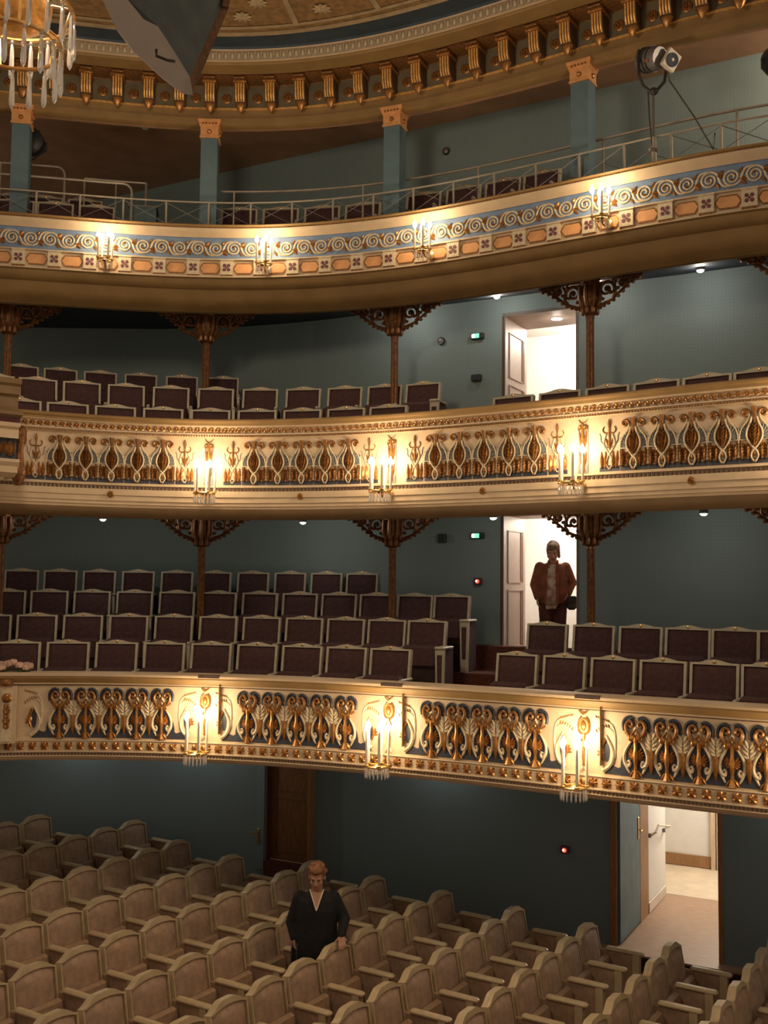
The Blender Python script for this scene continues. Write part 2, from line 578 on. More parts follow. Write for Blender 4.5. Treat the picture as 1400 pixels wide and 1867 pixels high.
# ------------------------------------------------------------------ relief ornaments (local x along the front, z up, -y toward the room)
def spiral(cx, cz, r0, r1, a0, turns, n=18):
    return [(cx + (r0 + (r1 - r0) * i / n) * math.cos(a0 + turns * 2 * PI * i / n), 0,
             cz + (r0 + (r1 - r0) * i / n) * math.sin(a0 + turns * 2 * PI * i / n)) for i in range(n + 1)]


def smooth_path(pts, k=4):
    P = [Vector((p[0], p[2] if len(p) > 2 else 0.0, p[1])) for p in pts]
    out = []
    for i in range(len(P) - 1):
        p0, p1, p2, p3 = P[max(i - 1, 0)], P[i], P[i + 1], P[min(i + 2, len(P) - 1)]
        for j in range(k):
            t = j / k
            out.append(0.5 * ((2 * p1) + (p2 - p0) * t + (2 * p0 - 5 * p1 + 4 * p2 - p3) * t * t + (3 * p1 - p0 - 3 * p2 + p3) * t ** 3))
    out.append(P[-1])
    return out


def lin(a, b, n):
    return [a + (b - a) * i / (n - 1) for i in range(n)]


def rope(mb, pts, r0, r1, mi, k=3, n=5, y=0.0, rmid=None):
    p = smooth_path([(a[0], a[1], y) for a in pts], k)
    m = len(p)
    if rmid is None:
        r = lin(r0, r1, m)
    else:
        r = [(r0 + (rmid - r0) * 2 * i / (m - 1)) if i < m / 2 else (rmid + (r1 - rmid) * (2 * i / (m - 1) - 1)) for i in range(m)]
    mb.tube(p, r, n, mi)


G_, B_, C_, S_ = 0, 1, 2, 3      # gold, blue, cream, grey-blue
RELIEF = [GOLD, BLUE, CREAM2, BLUEG, GOLDD]


def lyre_half(mb, sg):
    # cream lyre limb with heavy foot
    rope(mb, [(sg * 0.030, 0.335), (sg * 0.045, 0.295), (sg * 0.082, 0.235), (sg * 0.102, 0.17), (sg * 0.092, 0.11), (sg * 0.062, 0.085)], 0.007, 0.021, C_, y=-0.012)
    rope(mb, [(sg * 0.092, 0.12), (sg * 0.075, 0.07), (sg * 0.055, 0.03)], 0.02, 0.006, C_, y=-0.012)
    rope(mb, [(sg * 0.062, 0.085), (sg * 0.050, 0.11), (sg * 0.060, 0.135), (sg * 0.072, 0.125)], 0.015, 0.007, C_, y=-0.014)


def shell_half(mb, sg):
    for i, (ang, L) in enumerate(((12, 0.064), (36, 0.074), (60, 0.082), (-14, 0.056), (-40, 0.05))):
        a = math.radians(ang)
        mb.leaf((sg * 0.008, 0.175), (sg * (0.008 + L * math.cos(a)), 0.175 + L * math.sin(a)), 0.038, G_, 0.022, -0.014)


def motif_lower():
    mb = MB()
    # deep blue grounds
    mb.slab([(0.085 * math.cos(a), 0.19 + 0.12 * math.sin(a)) for a in [2 * PI * i / 14 for i in range(14)]], -0.006, 0.006, B_)
    base = [(-0.136, 0.0), (0.136, 0.0), (0.136, 0.11), (0.125, 0.16), (0.112, 0.19), (0.09, 0.15), (0.06, 0.17), (0, 0.16), (-0.06, 0.17), (-0.09, 0.15), (-0.112, 0.19), (-0.125, 0.16), (-0.136, 0.11)]
    mb.slab(base, -0.008, 0.006, B_)
    for sg in (-1, 1):
        rope(mb, [(sg * 0.105, 0.385), (sg * 0.112, 0.44), (sg * 0.095, 0.485), (sg * 0.055, 0.505), (sg * 0.018, 0.49)], 0.016, 0.014, B_, y=-0.004)
        mb.slab([(sg * 0.055 + 0.048 * math.cos(a), 0.45 + 0.045 * math.sin(a)) for a in [2 * PI * i / 10 for i in range(10)]][::sg], -0.005, 0.006, B_)
        lyre_half(mb, sg)
        shell_half(mb, sg)
        # golden volutes that meet over the stem
        rope(mb, [(sg * 0.012, 0.315), (sg * 0.05, 0.345), (sg * 0.078, 0.39), (sg * 0.083, 0.435), (sg * 0.06, 0.47), (sg * 0.03, 0.462), (sg * 0.026, 0.435), (sg * 0.045, 0.425), (sg * 0.055, 0.44)], 0.019, 0.011, 4, y=-0.02)
        rope(mb, [(sg * 0.03, 0.30), (sg * 0.055, 0.33), (-sg * 0.005, 0.405)], 0.010, 0.008, G_, y=-0.026)
        mb.leaf((sg * 0.055, 0.35), (sg * 0.098, 0.37), 0.03, G_, 0.018, -0.012)
        mb.leaf((sg * 0.01, 0.06), (sg * 0.055, 0.0), 0.03, G_, 0.02, -0.012)
        mb.ball((sg * 0.024, -0.022, 0.335), 0.027, 6, G_, 4)
    mb.tube([(0, -0.016, 0.0), (0, -0.018, 0.05), (0, -0.02, 0.10), (0, -0.024, 0.14), (0, -0.024, 0.19), (0, -0.022, 0.25), (0, -0.022, 0.3), (0, -0.02, 0.34)],
            [0.036, 0.018, 0.014, 0.022, 0.026, 0.014, 0.018, 0.026], 7, G_)
    mb.leaf((0, 0.345), (0, 0.43), 0.05, C_, 0.016, -0.012)
    return mb.mesh('ornament', RELIEF)


def stalk_lower():
    mb = MB()
    mb.tube([(0, -0.01, 0.04), (0, -0.018, 0.12), (0, -0.018, 0.2), (0, -0.014, 0.24)], [0.008, 0.022, 0.027, 0.012], 6, G_)
    for sg in (-1, 1):
        rope(mb, [(0, 0.22), (sg * 0.02, 0.28), (sg * 0.028, 0.36), (sg * 0.045, 0.40)], 0.008, 0.004, C_, y=-0.008)
        for z0, dx, dz in ((0.25, 0.042, 0.01), (0.28, 0.048, 0.025), (0.31, 0.048, 0.045), (0.34, 0.040, 0.065)):
            mb.leaf((sg * 0.006, z0 - 0.02), (sg * dx * 1.15, z0 + dz), 0.032, C_, 0.016, -0.008)
        rope(mb, [(0, 0.405), (sg * 0.02, 0.415), (sg * 0.05, 0.435)], 0.007, 0.005, G_, y=-0.008)
    return mb.mesh('stalk', RELIEF)


def spray_lower(sg):
    """half motif with bending fronds that closes a bay; fronds point to sg"""
    mb = MB()
    mb.slab([(0.045 * sg + 0.028 * math.cos(a), 0.2 + 0.10 * math.sin(a)) for a in [2 * PI * i / 12 for i in range(12)]], -0.005, 0.006, B_)
    mb.slab([(-0.1 * sg, 0), (0.07 * sg, 0), (0.0, 0.08), (-0.06 * sg, 0.06), (-0.1 * sg, 0.09)][::sg], -0.006, 0.006, B_)
    rope(mb, [(0.05 * sg, 0.33), (0.03 * sg, 0.29), (-0.005 * sg, 0.22), (-0.015 * sg, 0.16), (0.0, 0.1), (0.03 * sg, 0.06), (0.075 * sg, 0.03)], 0.008, 0.02, C_, y=-0.012)
    rope(mb, [(0.06 * sg, 0.30), (0.085 * sg, 0.24), (0.09 * sg, 0.17), (0.07 * sg, 0.11)], 0.02, 0.008, G_, y=-0.014)
    for a in (20, 50, 80, -10):
        an = math.radians(a)
        mb.leaf((0.075 * sg, 0.17), (sg * (0.075 + 0.06 * math.cos(an)), 0.17 + 0.07 * math.sin(an)), 0.03, G_, 0.014, -0.008)
    rope(mb, [(-0.03 * sg, 0.14), (-0.03 * sg, 0.3), (-0.01 * sg, 0.37), (0.045 * sg, 0.40), (0.10 * sg, 0.39), (0.13 * sg, 0.345)], 0.008, 0.003, C_, y=-0.006)
    rope(mb, [(-0.035 * sg, 0.22), (-0.03 * sg, 0.36), (0.0, 0.43), (0.06 * sg, 0.455), (0.13 * sg, 0.48)], 0.008, 0.003, C_, y=-0.006)
    for i in range(6):
        x = 0.02 + 0.022 * i
        mb.leaf((sg * x, 0.40 - 0.004 * i * i * 0.5), (sg * (x + 0.012), 0.43 - 0.002 * i * i), 0.014, G_, 0.008, -0.006)
        mb.leaf((sg * x, 0.445 + 0.006 * i), (sg * (x + 0.016), 0.468 + 0.006 * i), 0.014, G_, 0.008, -0.006)
    return mb.mesh('spray', RELIEF)


def cartouche_lower():
    mb = MB()
    mb.slab([(0.042 * math.cos(a), 0.40 + 0.065 * math.sin(a)) for a in [2 * PI * i / 14 for i in range(14)]], -0.014, 0.004, G_)
    mb.ball((0, -0.016, 0.40), (0.026, 0.02, 0.045), 8, G_, 6)
    for sg in (-1, 1):
        rope(mb, [(sg * 0.012, 0.33), (sg * 0.04, 0.345), (sg * 0.05, 0.39), (sg * 0.045, 0.44), (sg * 0.02, 0.475)], 0.009, 0.007, G_, y=-0.012)
        rope(mb, [(0, 0.50), (sg * 0.03, 0.52), (sg * 0.04, 0.545), (sg * 0.02, 0.56)], 0.008, 0.006, G_, y=-0.014)
        mb.leaf((0, 0.30), (sg * 0.03, 0.26), 0.02, G_, 0.012, -0.01)
    mb.tube([(0, -0.01, 0.05), (0, -0.014, 0.15), (0, -0.012, 0.25), (0, -0.012, 0.33)], [0.012, 0.018, 0.01, 0.016], 6, G_)
    mb.leaf((0, 0.05), (-0.035, 0.0), 0.03, C_, 0.014, -0.01)
    mb.leaf((0, 0.05), (0.035, 0.0), 0.03, C_, 0.014, -0.01)
    return mb.mesh('cartouche', RELIEF)


def rosette_leafy():
    mb = MB()
    for i in range(8):
        a = PI / 2 + 2 * PI * i / 8
        L = 0.042 if i % 2 == 0 else 0.05
        mb.leaf((0, 0), (L * math.cos(a), L * math.sin(a)), 0.04, 0, 0.018, -0.003, 3)
    mb.ball((0, -0.014, 0), 0.017, 6, 0, 4)
    return mb.mesh('rosette', [GOLD])


def motif_middle():
    mb = MB()
    P = 0.134
    mb.slab([(-P, 0.0), (P, 0.0), (P, 0.05), (0.09, 0.04), (0.05, 0.06), (0, 0.045), (-0.05, 0.06), (-0.09, 0.04), (-P, 0.05)], -0.006, 0.006, B_)
    mb.slab([(-P, 0.205), (P, 0.205), (P, 0.30), (0.09, 0.345), (0.05, 0.33), (-0.05, 0.33), (-0.09, 0.345), (-P, 0.30)], -0.004, 0.006, B_)
    for sg in (-1, 1):
        # lower row of upright acanthus leaves
        for x, bend in ((0.060, -0.004), (0.106, 0.006)):
            mb.leaf((sg * x, 0.035), (sg * (x + bend), 0.205), 0.05, 4, 0.034, -0.006, 5)
            for zz in (0.07, 0.10, 0.13, 0.16):
                for s2 in (-1, 1):
                    mb.leaf((sg * x, zz - 0.02), (sg * x + s2 * 0.026, zz + 0.018), 0.018, G_, 0.02, -0.014, 3)
        # interlaced cream straps: loop below, ogee round the bud above
        rope(mb, [(sg * 0.004, 0.012), (sg * 0.030, 0.055), (sg * 0.020, 0.10), (-sg * 0.012, 0.135), (-sg * 0.040, 0.17), (-sg * 0.066, 0.228), (-sg * 0.062, 0.29), (-sg * 0.036, 0.345), (-sg * 0.022, 0.40)], 0.008, 0.010, C_, y=-0.022)
        # outer cream rim of the wing, running up into the volute
        rope(mb, [(sg * 0.130, 0.21), (sg * 0.126, 0.26), (sg * 0.105, 0.315), (sg * 0.072, 0.355), (sg * 0.048, 0.395), (sg * 0.044, 0.43)], 0.007, 0.010, C_, y=-0.012)
        sp = spiral(sg * 0.078, 0.435, 0.036, 0.008, PI if sg > 0 else 0, -1.4 * sg, 18)
        sp = [(p[0], -0.014, p[2]) for p in sp]
        mb.tube(sp, lin(0.014, 0.011, len(sp)), 5, 4)
        # grey-blue ribbed wing
        for i in range(6):
            a_ = math.radians(2 + 17 * i)
            L_ = 0.066 + 0.010 * i
            x0, z0 = 0.066, 0.212 + 0.007 * i
            mb.leaf((sg * x0, z0), (sg * (x0 + L_ * math.cos(a_)), z0 + L_ * math.sin(a_)), 0.026, S_, 0.022, -0.006, 3)
    # gold bud between the straps
    mb.leaf((0, 0.150), (0, 0.395), 0.042, G_, 0.044, -0.010, 6)
    for s2 in (-1, 1):
        mb.leaf((s2 * 0.008, 0.155), (s2 * 0.020, 0.375), 0.036, 4, 0.034, -0.008, 6, s2 * -0.018)
        mb.leaf((s2 * 0.012, 0.165), (s2 * 0.030, 0.345), 0.030, G_, 0.024, -0.006, 6, s2 * -0.026)
    for zz in (0.19, 0.22, 0.25, 0.28, 0.31):
        for s2 in (-1, 1):
            mb.leaf((0, zz), (s2 * 0.022, zz + 0.03), 0.016, 4, 0.022, -0.030, 3)
    mb.tube([(0, -0.014, 0.35), (0, -0.02, 0.39), (0, -0.02, 0.44), (0, -0.018, 0.485)], [0.014, 0.016, 0.018, 0.030], 6, 4)
    mb.ball((0, -0.02, 0.085), (0.012, 0.012, 0.03), 6, G_, 4)
    mb.ball((0, -0.02, 0.02), (0.014, 0.012, 0.014), 6, G_, 4)
    for x in (-P, P):
        mb.tube([(x, -0.010, 0.05), (x, -0.012, 0.12), (x, -0.010, 0.21), (x, -0.008, 0.30)], [0.016, 0.006, 0.006, 0.004], 5, C_)
    mb.tube([(-P, -0.010, 0.207), (-0.06, -0.010, 0.207)], 0.007, 4, C_)
    mb.tube([(0.06, -0.010, 0.207), (P, -0.010, 0.207)], 0.007, 4, C_)
    return mb.mesh('ornament', RELIEF)


def finial_middle():
    mb = MB()
    for x in (-0.075, -0.035, 0.035, 0.075):
        mb.leaf((x, 0.03), (x * 1.05, 0.19), 0.044, G_, 0.024, -0.004, 5)
    mb.slab([(-0.1, 0), (0.1, 0), (0.1, 0.04), (0, 0.06), (-0.1, 0.04)], -0.004, 0.006, B_)
    for sg in (-1, 1):
        rope(mb, [(sg * 0.004, 0.02), (sg * 0.03, 0.07), (sg * 0.018, 0.13), (-sg * 0.014, 0.18), (-sg * 0.055, 0.25), (-sg * 0.045, 0.31), (-sg * 0.03, 0.35)], 0.006, 0.006, C_, y=-0.01)
        rope(mb, [(sg * 0.02, 0.22), (sg * 0.08, 0.28), (sg * 0.085, 0.33), (sg * 0.10, 0.36)], 0.006, 0.004, S_, y=-0.006)
        rope(mb, [(sg * 0.01, 0.36), (sg * 0.045, 0.36), (sg * 0.065, 0.39), (sg * 0.05, 0.42)], 0.007, 0.005, 4, y=-0.008)
        mb.leaf((0, 0.22), (sg * 0.035, 0.31), 0.03, G_, 0.014, -0.006)
    mb.tube([(0, -0.01, 0.2), (0, -0.014, 0.33), (0, -0.014, 0.40), (0, -0.016, 0.45), (0, -0.01, 0.49)], [0.006, 0.008, 0.007, 0.016, 0.004], 6, 4)
    return mb.mesh('finial', RELIEF)


def cartouche_middle():
    mb = MB()
    mb.slab([(-0.05, 0.0), (0.05, 0.0), (0.05, 0.44), (-0.05, 0.44)], -0.008, 0.004, S_)
    for sg in (-1, 1):
        sp = [(p[0], -0.016, p[2]) for p in spiral(sg * 0.026, 0.42, 0.026, 0.006, PI if sg > 0 else 0, -1.3 * sg, 14)]
        mb.tube(sp, 0.009, 5, 4)
        mb.leaf((sg * 0.005, 0.22), (sg * 0.038, 0.40), 0.035, G_, 0.02, -0.01, 5)
        mb.leaf((sg * 0.005, 0.05), (sg * 0.035, 0.2), 0.035, G_, 0.02, -0.01, 5)
        rope(mb, [(0, 0.465), (sg * 0.025, 0.48), (sg * 0.045, 0.505)], 0.007, 0.004, 4, y=-0.008)
    mb.tube([(0, -0.012, 0.02), (0, -0.02, 0.15), (0, -0.018, 0.3), (0, -0.02, 0.46)], [0.02, 0.012, 0.018, 0.01], 6, G_)
    return mb.mesh('cartouche', RELIEF)


def scroll_knot():
    mb = MB()
    sp = [(p[0], -0.012, p[2]) for p in spiral(0.004, 0, 0.024, 0.005, -PI / 2, 1.2, 9)]
    mb.tube(sp, lin(0.010, 0.007, len(sp)), 5, 0)
    mb.leaf((-0.03, -0.015), (-0.008, 0.022), 0.024, 0, 0.016, -0.004, 3)
    return mb.mesh('scroll', [GOLD])


def round_rosette(r=0.036, m=GOLD):
    mb = MB()
    mb.lathe([(r * 0.95, 0.0), (r, 0.008), (r * 0.8, 0.014)], 12, 0)
    for i in range(8):
        a = 2 * PI * i / 8
        mb.ball((r * 0.58 * math.cos(a), r * 0.58 * math.sin(a), 0.016), (r * 0.26, r * 0.26, 0.012), 6, 0, 4)
    mb.ball((0, 0, 0.02), r * 0.3, 6, 0, 4)
    # turn the axis toward -y
    mb.v = [(x, -z, y) for x, y, z in mb.v]
    return mb.mesh('rosette', [m])


def wave_scroll(flip):
    """one coil of the running scroll, with its strap and two gold leaves"""
    mb = MB()
    f = -1 if flip else 1
    L = 0.214
    sp = spiral(0.0, 0.0, 0.090, 0.014, PI * 0.15, 2.1, 36)
    sp = [(p[0], -0.010, f * p[2]) for p in sp]
    mb.tube(sp, lin(0.0115, 0.008, len(sp)), 5, 2)
    rope(mb, [(0.08, f * 0.035), (0.095, f * -0.01), (0.115, f * -0.055), (0.15, f * -0.083), (0.2, f * -0.083)], 0.0115, 0.0115, 2, y=-0.010)
    mb.leaf((0.075, f * 0.02), (0.135, f * 0.085), 0.05, 0, 0.022, -0.004)
    mb.leaf((0.085, f * 0.02), (0.15, f * 0.03), 0.04, 0, 0.02, -0.004)
    mb.leaf((0.07, f * -0.04), (0.10, f * -0.095), 0.035, 0, 0.018, -0.004)
    mb.leaf((0.012, f * 0.02), (-0.04, f * 0.035), 0.03, 0, 0.012, -0.006)
    mb.leaf((0.015, f * -0.02), (0.04, f * -0.045), 0.022, 0, 0.012, -0.006)
    return mb.mesh('scroll', RELIEF)


def block_quatrefoil():
    mb = MB()
    w, h = 0.074, 0.085
    mb.slab([(-w, -h), (w, -h), (w, h), (-w, h)], -0.045, 0.01, 0)
    mb.slab([(-w - 0.01, h), (w + 0.01, h), (w + 0.01, h + 0.018), (-w - 0.01, h + 0.018)], -0.055, 0.01, 0)
    for i in range(4):
        a = PI / 4 + PI / 2 * i
        cx, cz = 0.036 * math.cos(a), 0.036 * math.sin(a)
        mb.slab([(cx + 0.021 * math.cos(t), cz + 0.021 * math.sin(t)) for t in [2 * PI * j / 8 for j in range(8)]], -0.050, -0.04, 1)
    mb.slab([(0.014 * math.cos(t), 0.014 * math.sin(t)) for t in [2 * PI * j / 6 for j in range(6)]], -0.049, -0.04, 1)
    mb.slab([(-w, -h - 0.022), (w, -h - 0.022), (w, -h), (-w, -h)], -0.03, 0.01, 2)
    return mb.mesh('block', [CREAM2, DKRED, GOLDD], 0.3)


def orange_panel():
    mb = MB()
    L, h = 0.115, 0.075
    mb.slab([(-L, 0), (-L + 0.035, -0.055), (L - 0.035, -0.055), (L, 0), (L - 0.035, 0.055), (-L + 0.035, 0.055)], -0.012, 0.006, 0)
    out = [(-L - 0.008, 0), (-L + 0.03, -0.064), (L - 0.03, -0.064), (L + 0.008, 0), (L - 0.03, 0.064), (-L + 0.03, 0.064), (-L - 0.008, 0)]
    mb.tube([(x, -0.006, z) for x, z in out], 0.008, 4, 1)
    return mb.mesh('panel', [ORANGE, GOLDD], 0.3)


def place(me, cv, q, off, z, parent, name=None):
    x, y, tx, ty = cv.at(q, off)
    return ob(name or me.name.split('.')[0], me, parent, (x, y, z), math.atan2(ty, tx))


def dentils(cv, s0, s1, pitch, w, h, d, off, z):
    mb = MB()
    n = int((s1 - s0) / pitch)
    for i in range(n):
        q = s0 + pitch * (i + 0.5)
        x, y, tx, ty = cv.at(q, off)
        M = Matrix.Rotation(math.atan2(ty, tx), 3, 'Z')
        mb.box((x, y, z), (w, d, h), 0, M)
    return mb


# ---- lower balcony front
BAL1 = thing('balcony_front', 'cream and gold lower balcony front with lyre reliefs and candle sconces', 'balcony')
cv, Z = C1, LIP[1]
S0, S1 = cv.s0, cv.s1
mb = MB(); sweep(mb, cv, [(-0.22, -0.65), (-0.22, 0.0), (0.03, 0.0), (0.045, -0.012), (0.045, -0.03), (0.03, -0.036)], S0, S1, 0.1, 0, Z)
mb.build('handrail', CREAM, BAL1)
mb = MB(); sweep(mb, cv, [(0.03, -0.036), (0.035, -0.05), (0.02, -0.08), (0.0, -0.10), (0.0, -0.107)], S0, S1, 0.1, 0, Z)
mb.build('upper_moulding', OLIVE, BAL1)
mb = MB(); sweep(mb, cv, [(0.0, -0.107), (0.004, -0.116), (-0.01, -0.122)], S0, S1, 0.1, 0, Z); sweep(mb, cv, [(-0.01, -0.122), (-0.03, -0.124), (-0.03, -0.134)], S0, S1, 0.1, 1, Z)
mb.build('groove', [CREAM, DKLINE], BAL1)
mb = MB(); sweep(mb, cv, [(-0.03, -0.134), (-0.03, -0.685), (0.005, -0.688), (0.008, -0.698), (-0.004, -0.704), (-0.004, -0.80)], S0, S1, 0.1, 0, Z)
mb.build('panel_field', CREAM, BAL1)
mb = MB(); sweep(mb, cv, [(-0.004, -0.80), (0.012, -0.805), (0.012, -0.815), (-0.002, -0.818), (-0.002, -0.842), (0.006, -0.846), (0.006, -0.858), (-0.012, -0.866), (-0.02, -0.885), (-0.055, -0.895), (-0.06, -0.905), (-0.3, -0.93)], S0, S1, 0.1, 0, Z)
mb.build('lower_moulding', CREAM, BAL1)
o = dentils(cv, S0 + 0.1, S1 - 0.1, 0.034, 0.02, 0.022, 0.018, 0.002, Z - 0.83).build('dentil_row', DKLINE, BAL1, 0)
o['kind'] = 'stuff'
m_lo, m_st, m_spl, m_spr, m_ca = motif_lower(), stalk_lower(), spray_lower(-1), spray_lower(1), cartouche_lower()
PIERS1 = [-3.926, -1.936, 0.066, 2.02, 4.02]
for b in range(4):
    a, L = PIERS1[b], PIERS1[b + 1] - PIERS1[b]
    for i in range(5):
        q = a + L * (0.5 + (i - 2) * 0.1335)
        place(m_lo, cv, q, -0.032, Z - 0.672, BAL1)
    for i in range(4):
        place(m_st, cv, a + L * (0.5 + (i - 1.5) * 0.1335), -0.032, Z - 0.672, BAL1)
    place(m_spl, cv, a + L * 0.125, -0.032, Z - 0.672, BAL1)
    place(m_spr, cv, a + L * 0.875, -0.032, Z - 0.672, BAL1)
for a in PIERS1[1:]:
    place(m_ca, cv, a, -0.026, Z - 0.672, BAL1)
m_ro = rosette_leafy()
q = S0 + 0.4
while q < S1 - 0.2:
    place(m_ro, cv, q, -0.004, Z - 0.752, BAL1)
    q += 0.1215
for a in PIERS1[1:]:     # thin pier joint and dark number strips on the handrail
    mb = MB()
    mb.box((0, 0, -0.35), (0.006, 0.05, 0.5), 0)
    place(mb.mesh('pier_joint', [OLIVE], 0), cv, a + 0.16, 0, Z, BAL1)
for a in PIERS1[1:]:
    mb = MB(); sweep(mb, cv, [(0.0, 0.002), (0.049, 0.002), (0.049, -0.03), (0.0, -0.03)], a - 0.06, a + 0.17, 0.06, 0, Z, close=True)
    mb.build('rail_plate', DKFLOOR, BAL1, 0.3)

# ---- middle balcony front
BAL2 = thing('balcony_front', 'cream middle balcony front with acanthus frieze, gold scrolls and stepped fascia', 'balcony')
cv, Z = C2, LIP[2]
S0, S1 = cv.s0, cv.s1
mb = MB(); sweep(mb, cv, [(-0.22, -0.6), (-0.22, 0.0), (0.05, 0.0), (0.065, -0.014), (0.06, -0.032), (0.035, -0.045), (0.03, -0.07)], S0, S1, 0.1, 0, Z)
mb.build('handrail', OLIVE, BAL2)
mb = MB(); sweep(mb, cv, [(0.03, -0.07), (0.03, -0.076), (-0.005, -0.085), (-0.015, -0.148), (0.0, -0.152), (0.0, -0.165), (-0.012, -0.17), (-0.02, -0.192), (-0.042, -0.195)], S0, S1, 0.1, 0, Z)
mb.build('upper_moulding', CREAM, BAL2)
mb = MB(); sweep(mb, cv, [(-0.042, -0.195), (-0.042, -0.728), (0.004, -0.732), (0.004, -0.752), (-0.018, -0.756), (-0.018, -0.79)], S0, S1, 0.1, 0, Z)
mb.build('panel_field', CREAM, BAL2)
mb = MB(); sweep(mb, cv, [(-0.018, -0.79), (0.004, -0.794), (0.004, -0.858), (-0.012, -0.862), (-0.012, -0.918), (-0.028, -0.922), (-0.028, -0.955), (-0.045, -0.96), (-0.05, -0.985)], S0, S1, 0.1, 0, Z)
mb.build('fascia', CREAM, BAL2)
mb = MB(); sweep(mb, cv, [(-0.05, -0.985), (-0.06, -1.02), (-0.11, -1.06), (-0.19, -1.085), (-0.28, -1.09), (-0.30, -1.0)], S0, S1, 0.1, 0, Z)
mb.build('soffit_roll', SOFFIT, BAL2)
for pitch_, w_, h_, zz, oo, mm in ((0.042, 0.026, 0.024, -0.773, -0.012, DKLINE), (0.028, 0.016, 0.014, -0.182, -0.006, GOLDD)):
    o = dentils(cv, S0 + 0.1, S1 - 0.1, pitch_, w_, h_, 0.02, oo, Z + zz).build('dentil_row', mm, BAL2, 0)
    o['kind'] = 'stuff'
m_mi, m_fi, m_cm, m_kn, m_rr = motif_middle(), finial_middle(), cartouche_middle(), scroll_knot(), round_rosette()
PIERS2 = [-4.09, -2.013, 0.067, 2.2, 4.3]
for b in range(4):
    a, L = PIERS2[b], PIERS2[b + 1] - PIERS2[b]
    for i in range(5):
        place(m_mi, cv, a + L * (0.5 + (i - 2) * 0.130), -0.044, Z - 0.72, BAL2)
    place(m_fi, cv, a + L * 0.125, -0.044, Z - 0.72, BAL2)
    place(m_fi, cv, a + L * 0.875, -0.044, Z - 0.72, BAL2)
    place(m_rr, cv, a + L * 0.5, 0.002, Z - 0.85, BAL2)
for a in PIERS2[1:]:
    place(m_cm, cv, a, -0.040, Z - 0.72, BAL2)
q = S0 + 0.5
while q < S1 - 0.2:
    place(m_kn, cv, q, -0.008, Z - 0.117, BAL2)
    q += 0.0755

# ---- gallery front
BAL3 = thing('balcony_front', 'blue top gallery front with running scroll frieze and orange panelled blocks', 'balcony')
cv, Z = C3, LIP[3]
S0, S1 = cv.s0, cv.s1
mb = MB(); sweep(mb, cv, [(-0.2, -0.31), (-0.2, 0.0), (0.05, 0.0), (0.06, -0.01), (0.05, -0.024), (0.035, -0.03), (0.035, -0.046)], S0, S1, 0.1, 0, Z)
mb.build('handrail', OLIVE, BAL3)
mb = MB(); sweep(mb, cv, [(0.035, -0.046), (0.055, -0.05), (0.055, -0.06), (0.03, -0.10), (0.0, -0.138), (-0.005, -0.148)], S0, S1, 0.1, 0, Z)
mb.build('cream_moulding', CREAM, BAL3)
mb = MB(); sweep(mb, cv, [(-0.005, -0.148), (-0.02, -0.15), (-0.02, -0.41)], S0, S1, 0.1, 0, Z)
mb.build('blue_band', BLUES, BAL3)
mb = MB(); sweep(mb, cv, [(-0.02, -0.41), (0.02, -0.412), (0.025, -0.428), (-0.01, -0.432), (-0.01, -0.622), (0.02, -0.625), (0.02, -0.642)], S0, S1, 0.1, 0, Z)
mb.build('block_band', CREAM, BAL3)
mb = MB(); sweep(mb, cv, [(0.02, -0.642), (-0.015, -0.655), (-0.03, -0.70), (-0.08, -0.745), (-0.13, -0.755), (-0.14, -0.77), (-0.17, -0.85), (-0.25, -0.92), (-0.36, -0.95), (-0.40, -0.98), (-0.41, -0.9)], S0, S1, 0.1, 0, Z)
mb.build('soffit_cove', OLIVE, BAL3)
o = dentils(cv, S0 + 0.1, S1 - 0.1, 0.03, 0.017, 0.014, 0.016, 0.036, Z - 0.038).build('bead_row', GOLDD, BAL3, 0)
o['kind'] = 'stuff'
m_w0, m_w1, m_bq, m_op = wave_scroll(False), wave_scroll(True), block_quatrefoil(), orange_panel()
q, k = -2.336 - 0.2155 * 18, 0
while q < S1 - 0.2:
    place(m_w1 if k % 2 else m_w0, cv, q, -0.022, Z - 0.28, BAL3)
    q += 0.2155; k += 1
q = -2.386 - 0.404 * 9
while q < S1 - 0.2:
    place(m_bq, cv, q, -0.01, Z - 0.525, BAL3)
    place(m_op, cv, q + 0.202, -0.008, Z - 0.528, BAL3)
    q += 0.404

# ------------------------------------------------------------------ main cornice and ceiling ring above the gallery
COR = thing('ceiling_cornice', 'olive and gold ceiling cornice with fluted brackets and rosettes', 'cornice')
cv = C3
mb = MB(); sweep(mb, cv, [(-0.34, 5.66), (-0.24, 5.66), (-0.22, 5.67), (-0.22, 5.75), (-0.235, 5.755), (-0.235, 5.86)], S0, S1, 0.1, 0)
mb.build('architrave', OLIVE, COR)
mb = MB(); sweep(mb, cv, [(-0.235, 5.86), (-0.215, 5.865), (-0.215, 5.878), (-0.235, 5.882)], S0, S1, 0.1, 0)
mb.build('gold_fillet', GOLDL, COR)
mb = MB(); sweep(mb, cv, [(-0.235, 5.882), (-0.235, 6.16)], S0, S1, 0.1, 0)
mb.build('frieze', mat('olive_blue_frieze', (0.20, 0.165, 0.10), 0.6, var=0.15, scale=5), COR)
mb = MB(); sweep(mb, cv, [(-0.235, 6.16), (-0.22, 6.175), (0.06, 6.18)], S0, S1, 0.1, 1); sweep(mb, cv, [(0.06, 6.18), (0.07, 6.165), (0.30, 6.165), (0.315, 6.18), (0.315, 6.195)], S0, S1, 0.1, 0)
mb.build('soffit', [OLIVE, GOLDD], COR)
mb = MB(); sweep(mb, cv, [(0.315, 6.195), (0.335, 6.20), (0.335, 6.21), (0.32, 6.215), (0.30, 6.32), (0.34, 6.325), (0.345, 6.335)], S0, S1, 0.1, 0)
mb.build('egg_moulding', CREAM, COR)
mb = MB()
